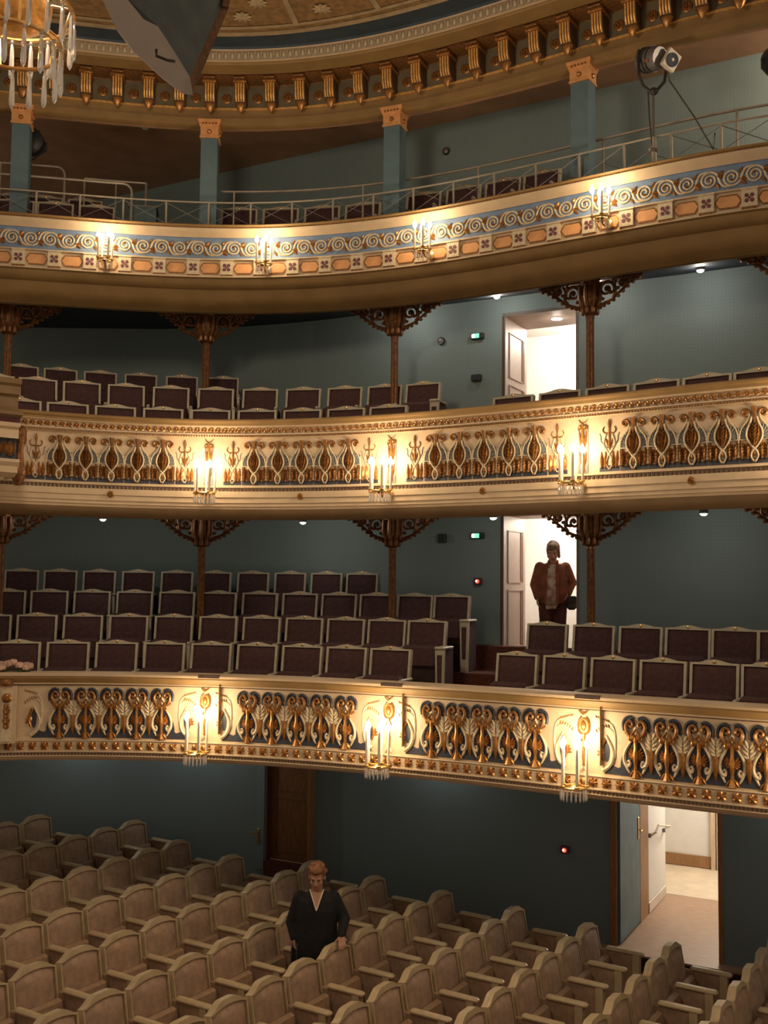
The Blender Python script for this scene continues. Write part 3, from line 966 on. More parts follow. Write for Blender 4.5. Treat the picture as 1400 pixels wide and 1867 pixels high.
for dx in (-0.039, -0.013, 0.013, 0.039):
    mb.tube([(dx, -0.205, 0.215), (dx, -0.2, 0.1), (dx, -0.185, 0.03), (dx, -0.16, -0.005)], [0.0095] * 4, 6, 2)
side = [(0.0, 0.265), (0.0, -0.03), (-0.10, -0.03), (-0.155, -0.01), (-0.18, 0.03), (-0.195, 0.1), (-0.2, 0.22), (-0.2, 0.265)]
vs = [(-0.055, y, z) for y, z in side] + [(0.055, y, z) for y, z in side]
kk = len(side)
mb.add(vs, [tuple(range(kk)), tuple(range(2 * kk - 1, kk - 1, -1))] + [(i, kk + i, kk + (i + 1) % kk, (i + 1) % kk) for i in range(kk)], 3)
mb.rbox((0, -0.12, 0.222), (0.14, 0.26, 0.04), 0.008, 1)
mb.rbox((0, -0.13, 0.255), (0.12, 0.28, 0.03), 0.008, 0)
for dx in (-0.045, -0.015, 0.015, 0.045):
    mb.ball((dx, -0.25, 0.222), (0.013, 0.012, 0.016), 5, 1, 4)
mb.lathe([(0.006, -0.125), (0.026, -0.10), (0.045, -0.06), (0.056, -0.02), (0.05, 0.0)], 8, 1, (0, -0.11, 0.0), 1.0, 0.7)
mb.v = [(x * 1.2, y, z) for x, y, z in mb.v]
m_mo = mb.mesh('bracket', [GOLDD, GOLD, GOLDL, DKLINE], 0.5)
m_fr = round_rosette(0.062, GOLD)
mb = MB(); mb.box((0, 0, 0), (0.21, 0.24, 0.012), 0); mb.box((0, 0, -0.004), (0.23, 0.26, 0.008), 1)
m_cf = mb.mesh('coffer', [REDP, GOLDD], 0.3)
mb = MB(); mb.ball((0, 0, 0), (0.024, 0.022, 0.045), 8, 0, 6); mb.tube([(-0.033, 0, 0.045), (-0.033, -0.006, -0.02), (0, -0.01, -0.052), (0.033, -0.006, -0.02), (0.033, 0, 0.045)], 0.006, 5, 0)
m_eg = mb.mesh('egg', [CREAM2])
MP = 0.367
q = -2.245 - MP * 10
while q < S1 - 0.1:
    place(m_mo, cv, q, -0.235, 5.9, COR)
    place(m_fr, cv, q + MP / 2, -0.232, 6.0, COR)
    x, y, tx, ty = cv.at(q + MP / 2, -0.09)
    ob('coffer', m_cf, COR, (x, y, 6.172), math.atan2(ty, tx))
    q += MP
q = S0 + 0.1
while q < S1 - 0.05:
    place(m_eg, cv, q, 0.318, 6.268, COR)
    q += 0.083
mb = MB(); sweep(mb, cv, [(0.345, 6.335), (0.36, 6.36), (0.62, 6.36)], S0, S1, 0.1, 0)
struct(mb.build('trim_1', mat('dark_blue_ring_paint', (0.03, 0.05, 0.075), 0.55, var=0.2, scale=4)), 'dark blue ring around the painted ceiling')
mb = MB(); sweep(mb, cv, [(0.62, 6.36), (0.62, 6.345), (0.68, 6.345), (0.68, 6.36)], S0, S1, 0.1, 0); sweep(mb, cv, [(0.76, 6.36), (0.76, 6.35), (0.80, 6.35), (0.80, 6.36)], S0, S1, 0.1, 0)
struct(mb.build('trim_2', mat('tarnished_cream', (0.42, 0.32, 0.19), 0.55, var=0.15)), 'tarnished cream rings of the painted ceiling')
mb = MB(); sweep(mb, cv, [(0.60, 6.362), (4.2, 6.5)], S0, S1, 0.1, 0)
struct(mb.build('ceiling', GILTC), 'gilded ornamental ceiling of the auditorium')
# radial ribs and leafy knots of the painted ceiling
rib = MB(); rib.tube([(0, 0, 0), (0.05, -1.2, 0.03), (0.25, -2.6, 0.10)], [0.035, 0.03, 0.03], 6, 0)
m_rib = rib.mesh('ceiling_rib', [MATS['tarnished_cream']])
kn = MB()
for i in range(9):
    a = 2 * PI * i / 9
    kn.leaf((0, 0), (0.11 * math.cos(a), 0.11 * math.sin(a)), 0.07, 0, 0.02, 0)
kn.v = [(x, z, -(-y)) for x, y, z in kn.v]
m_knot = kn.mesh('ceiling_leaf_knot', [MATS['tarnished_cream']])
CEIL = bpy.data.objects['ceiling']
for i in range(8):
    place(m_rib, cv, -4.4 + i * 1.16, 0.82, 6.36, CEIL, 'ceiling_rib')
    place(m_knot, cv, -3.95 + i * 1.16, 1.0, 6.36, CEIL, 'ceiling_leaf_knot')
    place(m_knot, cv, -3.65 + i * 1.16, 1.25, 6.37, CEIL, 'ceiling_leaf_knot')

# ------------------------------------------------------------------ gallery pillars
mb = MB(); mb.box((0, 0, 0.70), (0.205, 0.205, 1.42), 0); m_ps = mb.mesh('shaft', [TEALP], 0.3)
mb = MB()
mb.box((0, 0, 0.07), (0.22, 0.22, 0.14), 0); mb.box((0, 0, 0.004), (0.235, 0.235, 0.02), 0)
for i, (wd, zz) in enumerate(((0.235, 0.145), (0.25, 0.165), (0.27, 0.19), (0.285, 0.21))):
    mb.box((0, 0, zz), (wd, wd, 0.024), 0)
for a in range(4):
    R = Matrix.Rotation(a * PI / 2, 3, 'Z')
    for x in (-0.08, -0.04, 0, 0.04, 0.08):
        p = R @ Vector((x, -0.125, 0.175)); mb.ball(p, 0.016, 5, 1, 4)
    p = R @ Vector((0, -0.112, 0.07)); mb.ball(p, (0.03, 0.03, 0.03), 6, 1, 4)
m_pc = mb.mesh('capital', [ORANGE, GOLD], 0.3)
PL = ['leftmost square teal pillar of the gallery with orange capital', 'square teal gallery pillar above the second column from the left',
      'square teal gallery pillar with orange capital in the middle of the picture', 'square teal gallery pillar beside the tall stage spotlight']
for s_, lb in zip((-4.466, -2.255, -0.032, 2.266), PL):
    x, y, tx, ty = C3.at(s_, -0.30)
    t = thing('pillar', lb, 'pillar', (x, y, 4.05), math.atan2(ty, tx), 'gallery pillars')
    ob('shaft', m_ps, t, (0, 0, 0.02)); ob('capital', m_pc, t, (0, 0, 1.44))

# ------------------------------------------------------------------ slender columns with pierced brackets
def column_meshes():
    m = MB()
    n = 20
    prof = [(0.055, 0), (0.06, 0.03), (0.05, 0.06), (0.046, 0.1), (0.044, 1.2), (0.05, 1.22), (0.044, 1.25)]
    vs, fs = [], []
    for r, z in prof:
        for j in range(n):
            a = 2 * PI * j / n
            rr = r * (0.88 if j % 2 else 1.04)
            vs.append((rr * math.cos(a), rr * math.sin(a), z))
    for i in range(len(prof) - 1):
        for j in range(n):
            q_ = (j + 1) % n
            fs.append((i * n + j, i * n + q_, (i + 1) * n + q_, (i + 1) * n + j))
    m.add(vs, fs)
    shaft = m.mesh('shaft', [IRON], 0.4)
    m = MB()
    m.lathe([(0.05, 0), (0.085, 0.03), (0.075, 0.05), (0.07, 0.09), (0.10, 0.14), (0.115, 0.2), (0.105, 0.3), (0.12, 0.42)], 10, 0)
    for j in range(8):
        a = 2 * PI * j / 8
        m.ball((0.085 * math.cos(a), 0.085 * math.sin(a), 0.06), (0.03, 0.03, 0.05), 6, 0, 4)
        m.tube([(0.09 * math.cos(a), 0.09 * math.sin(a), 0.1), (0.125 * math.cos(a), 0.125 * math.sin(a), 0.2), (0.12 * math.cos(a), 0.12 * math.sin(a), 0.34)], [0.02, 0.026, 0.02], 5, 0)
    cap = m.mesh('capital', [IRON], 0.6)
    m = MB()
    y = 0.0
    m.box((0.34, 0, 0.405), (0.58, 0.06, 0.03), 0)
    # hypotenuse stem, leafy, from capital foot to tip
    hyp = [(0.08, 0.09), (0.16, 0.12), (0.27, 0.165), (0.38, 0.25), (0.50, 0.34), (0.63, 0.395)]
    rope(m, hyp, 0.022, 0.012, 0)
    sp = smooth_path([(a, b, 0) for a, b in hyp], 4)
    for i in range(0, len(sp) - 1, 2):
        p, d = sp[i], (sp[i + 1] - sp[i]).normalized()
        nrm = Vector((d.z, 0, -d.x))
        m.ball(p + nrm * 0.02, (0.026, 0.03, 0.02), 6, 0, 4)
    for cx, cz, r, tr, a0 in ((0.20, 0.285, 0.10, 1.6, -0.6), (0.385, 0.335, 0.058, -1.4, 2.2), (0.50, 0.365, 0.03, 1.2, 0)):
        s2 = [(p_[0], 0, p_[2]) for p_ in spiral(cx, cz, r, 0.012, a0, tr, 22)]
        m.tube(s2, lin(0.021, 0.013, len(s2)), 5, 0)
        m.ball((cx, 0, cz), (0.028, 0.024, 0.028), 6, 0, 4)
    rope(m, [(0.09, 0.15), (0.11, 0.22), (0.10, 0.30), (0.12, 0.38)], 0.02, 0.016, 0)
    rope(m, [(0.27, 0.18), (0.31, 0.24), (0.30, 0.32), (0.33, 0.39)], 0.018, 0.012, 0)
    rope(m, [(0.40, 0.26), (0.45, 0.30), (0.45, 0.36), (0.47, 0.395)], 0.015, 0.01, 0)
    for px, pz in ((0.14, 0.36), (0.28, 0.37), (0.15, 0.18), (0.33, 0.28), (0.43, 0.38), (0.56, 0.385), (0.25, 0.24)):
        m.ball((px, 0, pz), (0.03, 0.026, 0.022), 6, 0, 4)
    br = m.mesh('bracket', [IRON], 0.7)
    return shaft, cap, br


m_cs, m_cc, m_cb = column_meshes()
COLS = [(-4.70, 12.80), (-2.30, 13.18), (0.11, 12.70), (2.31, 11.62), (4.20, 10.35)]
CL = ['leftmost', 'second from left', 'third from left', 'fourth from left', 'rightmost']
for tier, zc, bz, nm in ((1, -0.26, -1.29, 'lower'), (2, 2.46, 1.56, 'middle')):
    for (x, y), pos in zip(COLS, CL):
        # direction of the front beneath
        d = [(C2.at(q_)[0] - x) ** 2 + (C2.at(q_)[1] - y) ** 2 for q_ in np.arange(-5, 4.6, 0.1)]
        rz = C2.rz(float(np.arange(-5, 4.6, 0.1)[int(np.argmin(d))]))
        top = 0.86 if tier == 1 else 3.47
        t = thing('column', f'slender bronzed column of the {nm} balcony with pierced brackets, {pos}', 'column', (x, y, bz), rz, f'{nm} balcony columns')
        zb = top - 0.42 - bz
        sh = ob('shaft', m_cs, t, (0, 0, 0)); sh.scale = (1, 1, (zb + 0.02) / 1.25)
        ob('capital', m_cc, t, (0, 0, zb))
        ob('bracket', m_cb, t, (0, 0, zb))
        b2 = ob('bracket', m_cb, t, (0, 0, zb)); b2.scale = (-1, 1, 1)

# ------------------------------------------------------------------ sconces
def sconce_meshes(t):
    out = {}
    m = MB()
    m.lathe([(0.012, 0), (0.045, 0.008), (0.05, 0.02), (0.03, 0.03)], 10, 0)
    m.v = [(x, -z, y) for x, y, z in m.v]
    out['backplate'] = m.mesh('backplate', [BRASS])
    m = MB()
    rope(m, [(0, 0.0, 0), (0, -0.03, 0)], 0.01, 0.01, 0)
    m = MB()
    m.tube([(0, 0, 0), (0, -0.08, -0.04), (0, -0.17, -0.045), (0, -0.24, 0.0)], [0.012, 0.011, 0.011, 0.012], 7, 0)
    m.tube([(0, -0.03, 0.0), (0.0, -0.06, 0.05), (0, -0.10, 0.04), (0, -0.11, 0.0)], [0.008, 0.007, 0.006, 0.005], 6, 0)
    out['arm'] = m.mesh('arm', [BRASS])
    R = 0.11 if t < 3 else 0.085
    m = MB()
    ring = [(R * math.cos(a), R * math.sin(a), 0) for a in [2 * PI * i / 20 for i in range(21)]]
    m.tube(ring, 0.011, 6, 0, False)
    m.lathe([(0.02, -0.02), (0.045, -0.005), (0.03, 0.012), (0.015, 0.02)], 10, 0)
    for i in range(5):
        a = 2 * PI * i / 5 + 0.3
        m.tube([(0, 0, 0), (R * math.cos(a), R * math.sin(a), 0)], 0.006, 5, 0)
    out['ring'] = m.mesh('ring', [BRASS])
    m = MB()
    m.lathe([(0.022, 0), (0.026, 0.008), (0.014, 0.014), (0.0125, 0.02)], 8, 1)
    h = 0.33 if t == 1 else (0.27 if t == 2 else 0.25)
    m.lathe([(0.0125, 0.018), (0.0125, h)], 8, 0)
    out['candle'] = m.mesh('candle', [CANDLE, BRASS])
    m = MB()
    m.lathe([(0.008, 0), (0.02, 0.015), (0.024, 0.032), (0.018, 0.055), (0.007, 0.078), (0.001, 0.09)], 8, 0)
    out['bulb'] = m.mesh('bulb', [BULB])
    m = MB()
    L = 0.105 if t < 3 else 0.09
    m.lathe([(0.003, 0), (0.005, -0.01), (0.0085, -0.03), (0.0085, -L + 0.02), (0.001, -L)], 6, 0)
    out['crystal'] = m.mesh('crystal', [CRYSTAL], 0.3)
    out['h'] = h
    out['R'] = R
    return out


SCW = {1: [('left', 'first'), ('', 'second'), ('', 'third'), ('', 'fourth')]}


def sconce(t, q, lip, label):
    cv = CUR[t]
    ms = SM[t]
    x, y, tx, ty = cv.at(q, 0.0 if t < 3 else 0.03)
    zr = lip + {1: -0.785, 2: -0.86, 3: -0.585}[t]
    o = thing('wall_sconce', label, 'sconce', (x, y, zr), math.atan2(ty, tx), 'lit candle sconces')
    ob('backplate', ms['backplate'], o, (0, 0.0, 0.02))
    ob('arm', ms['arm'], o, (0, 0, 0.02))
    ring = ob('ring', ms['ring'], o, (0, -0.24, 0.02))
    n = 5 if t < 3 else 4
    for i in range(n):
        a = 2 * PI * i / n + (0.3 if t < 3 else 0.5)
        c = ob('candle', ms['candle'], o, (ms['R'] * math.cos(a), -0.24 + ms['R'] * math.sin(a), 0.03))
        ob('bulb', ms['bulb'], c, (0, 0, ms['h'] - 0.005))
    k = 18 if t < 3 else 10
    for i in range(k):
        a = 2 * PI * i / k
        ob('crystal', ms['crystal'], o, (ms['R'] * math.cos(a), -0.24 + ms['R'] * math.sin(a), 0.01))
    lamp('sconce_light', (0, -0.26, 0.03 + ms['h'] + 0.06), E_SCONCE[t], WARM, 0.09, o)
    return o


SM = {t: sconce_meshes(t) for t in (1, 2, 3)}
for i, q in enumerate(PIERS1[1:]):
    sconce(1, q, LIP[1], ['leftmost lit candle sconce on the lower balcony front', 'lit candle sconce on the lower balcony front, second from left', 'lit candle sconce with long crystals, third on the lower balcony front', 'rightmost sconce of the lower balcony front'][i])
for i, q in enumerate(PIERS2[1:]):
    sconce(2, q, LIP[2], ['leftmost lit candle sconce on the middle balcony front', 'lit candle sconce on the middle balcony front, second from left', 'lit candle sconce on the middle balcony front, third from left', 'rightmost sconce of the middle balcony front'][i])
for i, q in enumerate((-5.3 + 0.1, -3.405, -1.474, 0.574, 2.684)):
    if i == 0:
        continue
    sconce(3, q, LIP[3], ['', 'leftmost lit candle sconce on the blue gallery front', 'lit candle sconce on the blue gallery front, second from left', 'lit candle sconce on the blue gallery front, third from left', 'rightmost lit candle sconce on the blue gallery front'][i])

# ------------------------------------------------------------------ balcony seats
def arch(u, w, z0, rise):
    return z0 + rise * (0.5 + 0.5 * math.cos(PI * min(1, abs(u) / (w * 0.8))))


def tier_seat_meshes():
    w = 0.222
    tilt = Matrix.Rotation(math.radians(-9), 3, 'X')
    xs = [-w + 2 * w * i / 12 for i in range(13)]
    out = {}
    top = [(x, arch(x, w, 0.455, 0.03)) for x in xs]
    m = MB()
    b = 0.024
    m.slab([(-w, 0.0), (w, 0.0)] + top[::-1], 0.012, 0.045, 0)                  # back shell
    m.slab([(-w, 0), (-w + b, 0), (-w + b, 0.44), (-w, 0.455)], -0.014, 0.014, 0)
    m.slab([(w - b, 0), (w, 0), (w, 0.455), (w - b, 0.44)], -0.014, 0.014, 0)
    m.slab([(-w + b * 0.5, 0.436), (w - b * 0.5, 0.436)] + top[::-1], -0.016, 0.014, 0)
    m.v = [tuple(tilt @ Vector(p) + Vector((0, 0, 0.44))) for p in m.v]
    out['frame'] = m.mesh('frame', [SEATFR], 0.4)
    m = MB()
    nn = 8
    vs, fs = [], []
    for j in range(nn + 1):
        for i in range(nn + 1):
            x = (-1 + 2 * i / nn); z = j / nn
            e = (1 - x ** 6) * (1 - (2 * z - 1) ** 6)
            vs.append((x * (w - b), 0.008 - 0.028 * e ** 0.5, 0.02 + z * 0.418))
    fs = [(j * (nn + 1) + i, j * (nn + 1) + i + 1, (j + 1) * (nn + 1) + i + 1, (j + 1) * (nn + 1) + i) for j in range(nn) for i in range(nn)]
    m.add(vs, fs)
    m.v = [tuple(tilt @ Vector(p) + Vector((0, 0, 0.44))) for p in m.v]
    out['back_pad'] = m.mesh('back_pad', [SEATUP], 0.8)
    m = MB(); m.rbox((0, -0.125, 0.485), (0.435, 0.17, 0.27), 0.04, 0, Matrix.Rotation(math.radians(-8), 3, 'X'))
    out['cushion'] = m.mesh('cushion', [SEATUP], 0.6)
    m = MB()
    m.rbox((0, -0.17, 0.585), (0.038, 0.32, 0.03), 0.008, 0)
    m.box((0, -0.29, 0.29), (0.034, 0.05, 0.57), 0)
    m.box((0, -0.13, 0.29), (0.024, 0.30, 0.56), 1)
    out['armrest'] = m.mesh('armrest', [SEATFR, DKFLOOR], 0.5)
    m = MB(); m.box((0, -0.08, 0.2), (0.40, 0.22, 0.4), 0)
    out['base'] = m.mesh('base', [DKFLOOR], 0.3)
    m = MB(); m.lathe([(0.015, 0), (0.017, 0.003), (0.011, 0.006)], 10, 0); m.v = [(x, -z, y) for x, y, z in m.v]
    out['number_plate'] = m.mesh('number_plate', [BRASS])
    m = MB()
    m.slab([(-0.042, 0.0), (0.042, 0.0), (0.055, 0.60), (-0.055, 0.60)], -0.30, -0.26, 0)
    m.slab([(-0.022, 0.16), (0.022, 0.16), (0.030, 0.53), (-0.030, 0.53)], -0.306, -0.29, 1)
    m.rbox((0, -0.16, 0.605), (0.12, 0.32, 0.03), 0.01, 0)
    m.box((0, -0.10, 0.3), (0.05, 0.34, 0.58), 1)
    out['end_panel'] = m.mesh('end_panel', [SEATFR, SEATUP], 0.5)
    return out


TS = tier_seat_meshes()


def tier_seat(x, y, z, rz, label, group, sx=1.0, end=0, p=0.525):
    o = thing('theatre_seat', label, 'seat', (x, y, z), rz, group)
    tl = Matrix.Rotation(math.radians(-9), 3, 'X') @ Vector((0, -0.017, 0.462))
    for k in ('base', 'frame', 'back_pad', 'cushion'):
        c = ob(k, TS[k], o)
        c.scale = (sx, 1, 1)
    ob('number_plate', TS['number_plate'], o, (0, tl.y, tl.z + 0.44))
    for sg in (-1, 1):
        if end == sg:
            ob('end_panel', TS['end_panel'], o, (sg * (p * 0.5 + 0.02), 0, 0))
        elif sg == 1 or end == 2:
            ob('armrest', TS['armrest'], o, (sg * p * 0.5, 0, 0))
    return o


def seat_row(cv, off, ztop, qa, qb, n, extra, txt, group, end_first=0, end_last=0, from_right=True):
    """n seats between arc positions qa and qb (seat centres), plus extra beyond qa; index counted from the aisle"""
    d = (qb - qa) / (n - 1)
    x0, y0, _, _ = cv.at(qa, -off); x1, y1, _, _ = cv.at(qa + d, -off)
    p = math.hypot(x1 - x0, y1 - y0)
    for i in range(-extra[0], n + extra[1]):
        q = qa + d * i
        if not (cv.s0 < q < cv.s1):
            continue
        x, y, tx, ty = cv.at(q, -off)
        idx = (n - 1 - i) if from_right else i
        end = end_last if (from_right and i == n - 1) else (end_first if (not from_right and i == 0) else 0)
        lb = txt.format(ORD[idx] if idx < len(ORD) else str(idx))
        tier_seat(x, y, ztop - 0.935, math.atan2(ty, tx), lb, group, p / 0.505, end, p)


g1, g2 = 'plum seats of the lower balcony', 'plum seats of the middle balcony'
seat_row(C1, 0.95, -0.65, -3.583, -0.34, 8, (1, 0), 'plum seat in front row of lower balcony, {} left of the aisle', g1)
seat_row(C1, 1.75, -0.37, -3.987, -0.242, 10, (1, 0), 'plum seat in second row of lower balcony, {} left of the aisle', g1, end_last=1)
seat_row(C1, 2.42, -0.085, -3.957, -0.198, 11, (1, 0), 'plum seat in third row of lower balcony, {} left of the aisle', g1, end_last=1)
seat_row(C1, 3.05, 0.18, -4.262, -1.256, 10, (0, 0), 'plum seat in back row of lower balcony, {} from its right end', g1)
seat_row(C1, 0.95, -0.65, 0.99, 2.935, 5, (0, 2), 'plum seat in front row of lower balcony, {} right of the aisle', g1, from_right=False)
seat_row(C1, 1.80, -0.37, 1.001, 2.958, 5, (0, 2), 'plum seat in second row of lower balcony, {} right of the aisle', g1, from_right=False)
seat_row(C2, 0.80, 2.085, -3.444, -0.317, 8, (1, 0), 'plum seat in front row of middle balcony, {} left of the aisle', g2)
seat_row(C2, 1.65, 2.50, -3.651, -0.231, 10, (1, 0), 'plum seat in second row of middle balcony, {} left of the aisle', g2, end_last=1)
seat_row(C2, 2.50, 2.81, -3.729, -2.133, 6, (0, 0), 'plum seat in back row of middle balcony, {} from its right end', g2)
seat_row(C2, 0.80, 2.085, 1.056, 3.628, 6, (0, 1), 'plum seat in front row of middle balcony, {} right of the aisle', g2, from_right=False)
g3 = 'plum seats of the top gallery'
seat_row(C3, 1.1, 4.99, -2.015, -0.668, 4, (0, 0), 'gallery seat between second and third teal pillars, {} from the right', g3)
seat_row(C3, 1.1, 5.03, 0.022, 1.424, 4, (0, 0), 'gallery seat between third and fourth teal pillars, {} from the left', g3, from_right=False)
seat_row(C3, 0.75, 4.80, -4.10, -3.60, 2, (2, 0), 'front gallery seat by the leftmost pillar, {} left of the teal box', g3)
seat_row(C3, 1.45, 5.12, -4.32, -3.80, 2, (2, 0), 'rear gallery seat by the leftmost pillar, {} left of the bent handrail', g3)

# ------------------------------------------------------------------ stalls seats
def stalls_seat_meshes():
    w = 0.226
    tilt = Matrix.Rotation(math.radians(-10), 3, 'X')

    def hump(x):
        u = min(1, max(0, (abs(x) / w - 0.30) / 0.70))
        return 0.470 + 0.062 * (1 - (3 * u ** 2 - 2 * u ** 3)) - 0.010 * (abs(x) / w) ** 2
    def inn(x):
        return 0.450 + 0.034 * (1 - (x / w) ** 2)
    xs = [-w + 2 * w * i / 16 for i in range(17)]
    top = [(x, hump(x)) for x in xs]
    b = 0.015
    out = {}
    m = MB()
    m.slab([(-w, 0.0), (w, 0.0)] + top[::-1], 0.01, 0.05, 0)
    m.slab([(-w, 0), (-w + b, 0), (-w + b, 0.45), (-w, hump(w))], -0.018, 0.012, 0)
    m.slab([(w - b, 0), (w, 0), (w, hump(w)), (w - b, 0.45)], -0.018, 0.012, 0)
    inner = [(x * 0.9, inn(x)) for x in xs]
    for i in range(16):
        m.slab([inner[i], inner[i + 1], top[i + 1], top[i]], -0.022, 0.012, 0)
    m.v = [tuple(tilt @ Vector(p) + Vector((0, 0, 0.40))) for p in m.v]
    out['frame'] = m.mesh('frame', [STFR], 0.5)
    m = MB()
    nn = 10
    vs = []
    for j in range(nn + 1):
        for i in range(nn + 1):
            x = -1 + 2 * i / nn; z = j / nn
            zt = inn(x * w) + 0.004
            e = max(0, (1 - x ** 4)) * max(0, (1 - (2 * z - 1) ** 6))
            vs.append((x * (w - b), 0.008 - 0.045 * e ** 0.6, 0.02 + z * (zt - 0.02)))
    m.add(vs, [(j * (nn + 1) + i, j * (nn + 1) + i + 1, (j + 1) * (nn + 1) + i + 1, (j + 1) * (nn + 1) + i) for j in range(nn) for i in range(nn)])
    m.v = [tuple(tilt @ Vector(p) + Vector((0, 0, 0.40))) for p in m.v]
    out['back_pad'] = m.mesh('back_pad', [STUP], 1.0)
    m = MB()
    T = Matrix.Rotation(math.radians(-12), 3, 'X')
    m.rbox((0, -0.075, 0.42), (0.43, 0.08, 0.40), 0.03, 0, T)
    out['tip_up_seat'] = m.mesh('tip_up_seat', [STSEAT, STSEAT], 0.7)
    m = MB()
    m.rbox((0, -0.215, 0.652), (0.07, 0.39, 0.044), 0.016, 0)
    m.slab([(-0.024, 0.0), (0.024, 0.0), (0.032, 0.64), (-0.032, 0.64)], -0.37, -0.30, 0)
    m.rbox((0, -0.335, 0.60), (0.05, 0.07, 0.09), 0.015, 0)
    out['armrest'] = m.mesh('armrest', [STFR], 0.6)
    m = MB()
    m.rbox((0, -0.15, 0.33), (0.036, 0.40, 0.61), 0.008, 0)
    m.box((0, -0.15, 0.02), (0.06, 0.42, 0.04), 0)
    out['side_panel'] = m.mesh('side_panel', [STSEAT], 0.3)
    return out


SS = stalls_seat_meshes()
ROWS = [((-4.28, 13.97), -3.05), ((-3.11, 14.34), -3.19), ((-2.34, 13.38), -3.21), ((-1.59, 12.85), -3.25), ((-0.61, 12.69), -3.27),
        ((0.12, 12.19), -3.30), ((0.86, 11.72), -3.32), ((1.59, 11.24), -3.34), ((2.26, 10.76), -3.35), ((2.96, 10.25), -3.36), ((3.53, 9.73), -3.37)]
cmat = cam.matrix_world.inverted()


def in_view(p, mx=60):
    c = cmat @ Vector(p)
    if c.z > -0.1:
        return False
    u = W_PX / 2 + F_PX * c.x / -c.z
    v = H_PX / 2 - F_PX * c.y / -c.z
    return -mx < u < W_PX + mx and -200 < v < H_PX + mx


PITCH = 0.50
SEAT_RZ = math.atan2(RD.y, RD.x)
for r, ((ex, ey), zt) in enumerate(ROWS):
    j0 = -2 if r == 10 else 0
    for j in range(j0, 26):
        c = Vector((ex, ey, 0)) - RD * (PITCH * (j + 0.5))
        c -= Vector((RN.x, RN.y, 0)) * -0.0
        floor_z = zt - 0.92
        if not in_view((c.x, c.y, zt), 75):
            continue
        k = j - j0
        o = thing('stalls_seat', f'beige cream-framed stalls seat, {ORD[k]} from aisle in {ORD[r]} row from back', 'seat', (c.x, c.y, floor_z), SEAT_RZ, 'beige stalls seats')
        for nm in ('frame', 'back_pad', 'tip_up_seat'):
            ob(nm, SS[nm], o)
        ob('armrest', SS['armrest'], o, (PITCH / 2, 0, 0))
        sp = ob('side_panel', SS['side_panel'], o, (PITCH / 2, 0, 0))

# low plinths under the stalls rows are part of the floor
for r, ((ex, ey), zt) in enumerate(ROWS):
    mb = MB()
    a = Vector((ex, ey, 0)) + RD * 0.1
    b_ = Vector((ex, ey, 0)) - RD * 11
    L = (b_ - a).length
    c = (a + b_) / 2
    h = 0.35
    mb.box((0, -0.05, -h / 2), (L, 0.86, h), 0)
    o = mb.build('floor_riser', WOODF, None, 0.2, (c.x, c.y, zt - 0.92), SEAT_RZ)
    struct(o, f'wooden floor riser under the {ORD[r]} stalls row from the back')

# ------------------------------------------------------------------ doorways
def wl(x):
    return Vector((x, wall_y(x), 0))


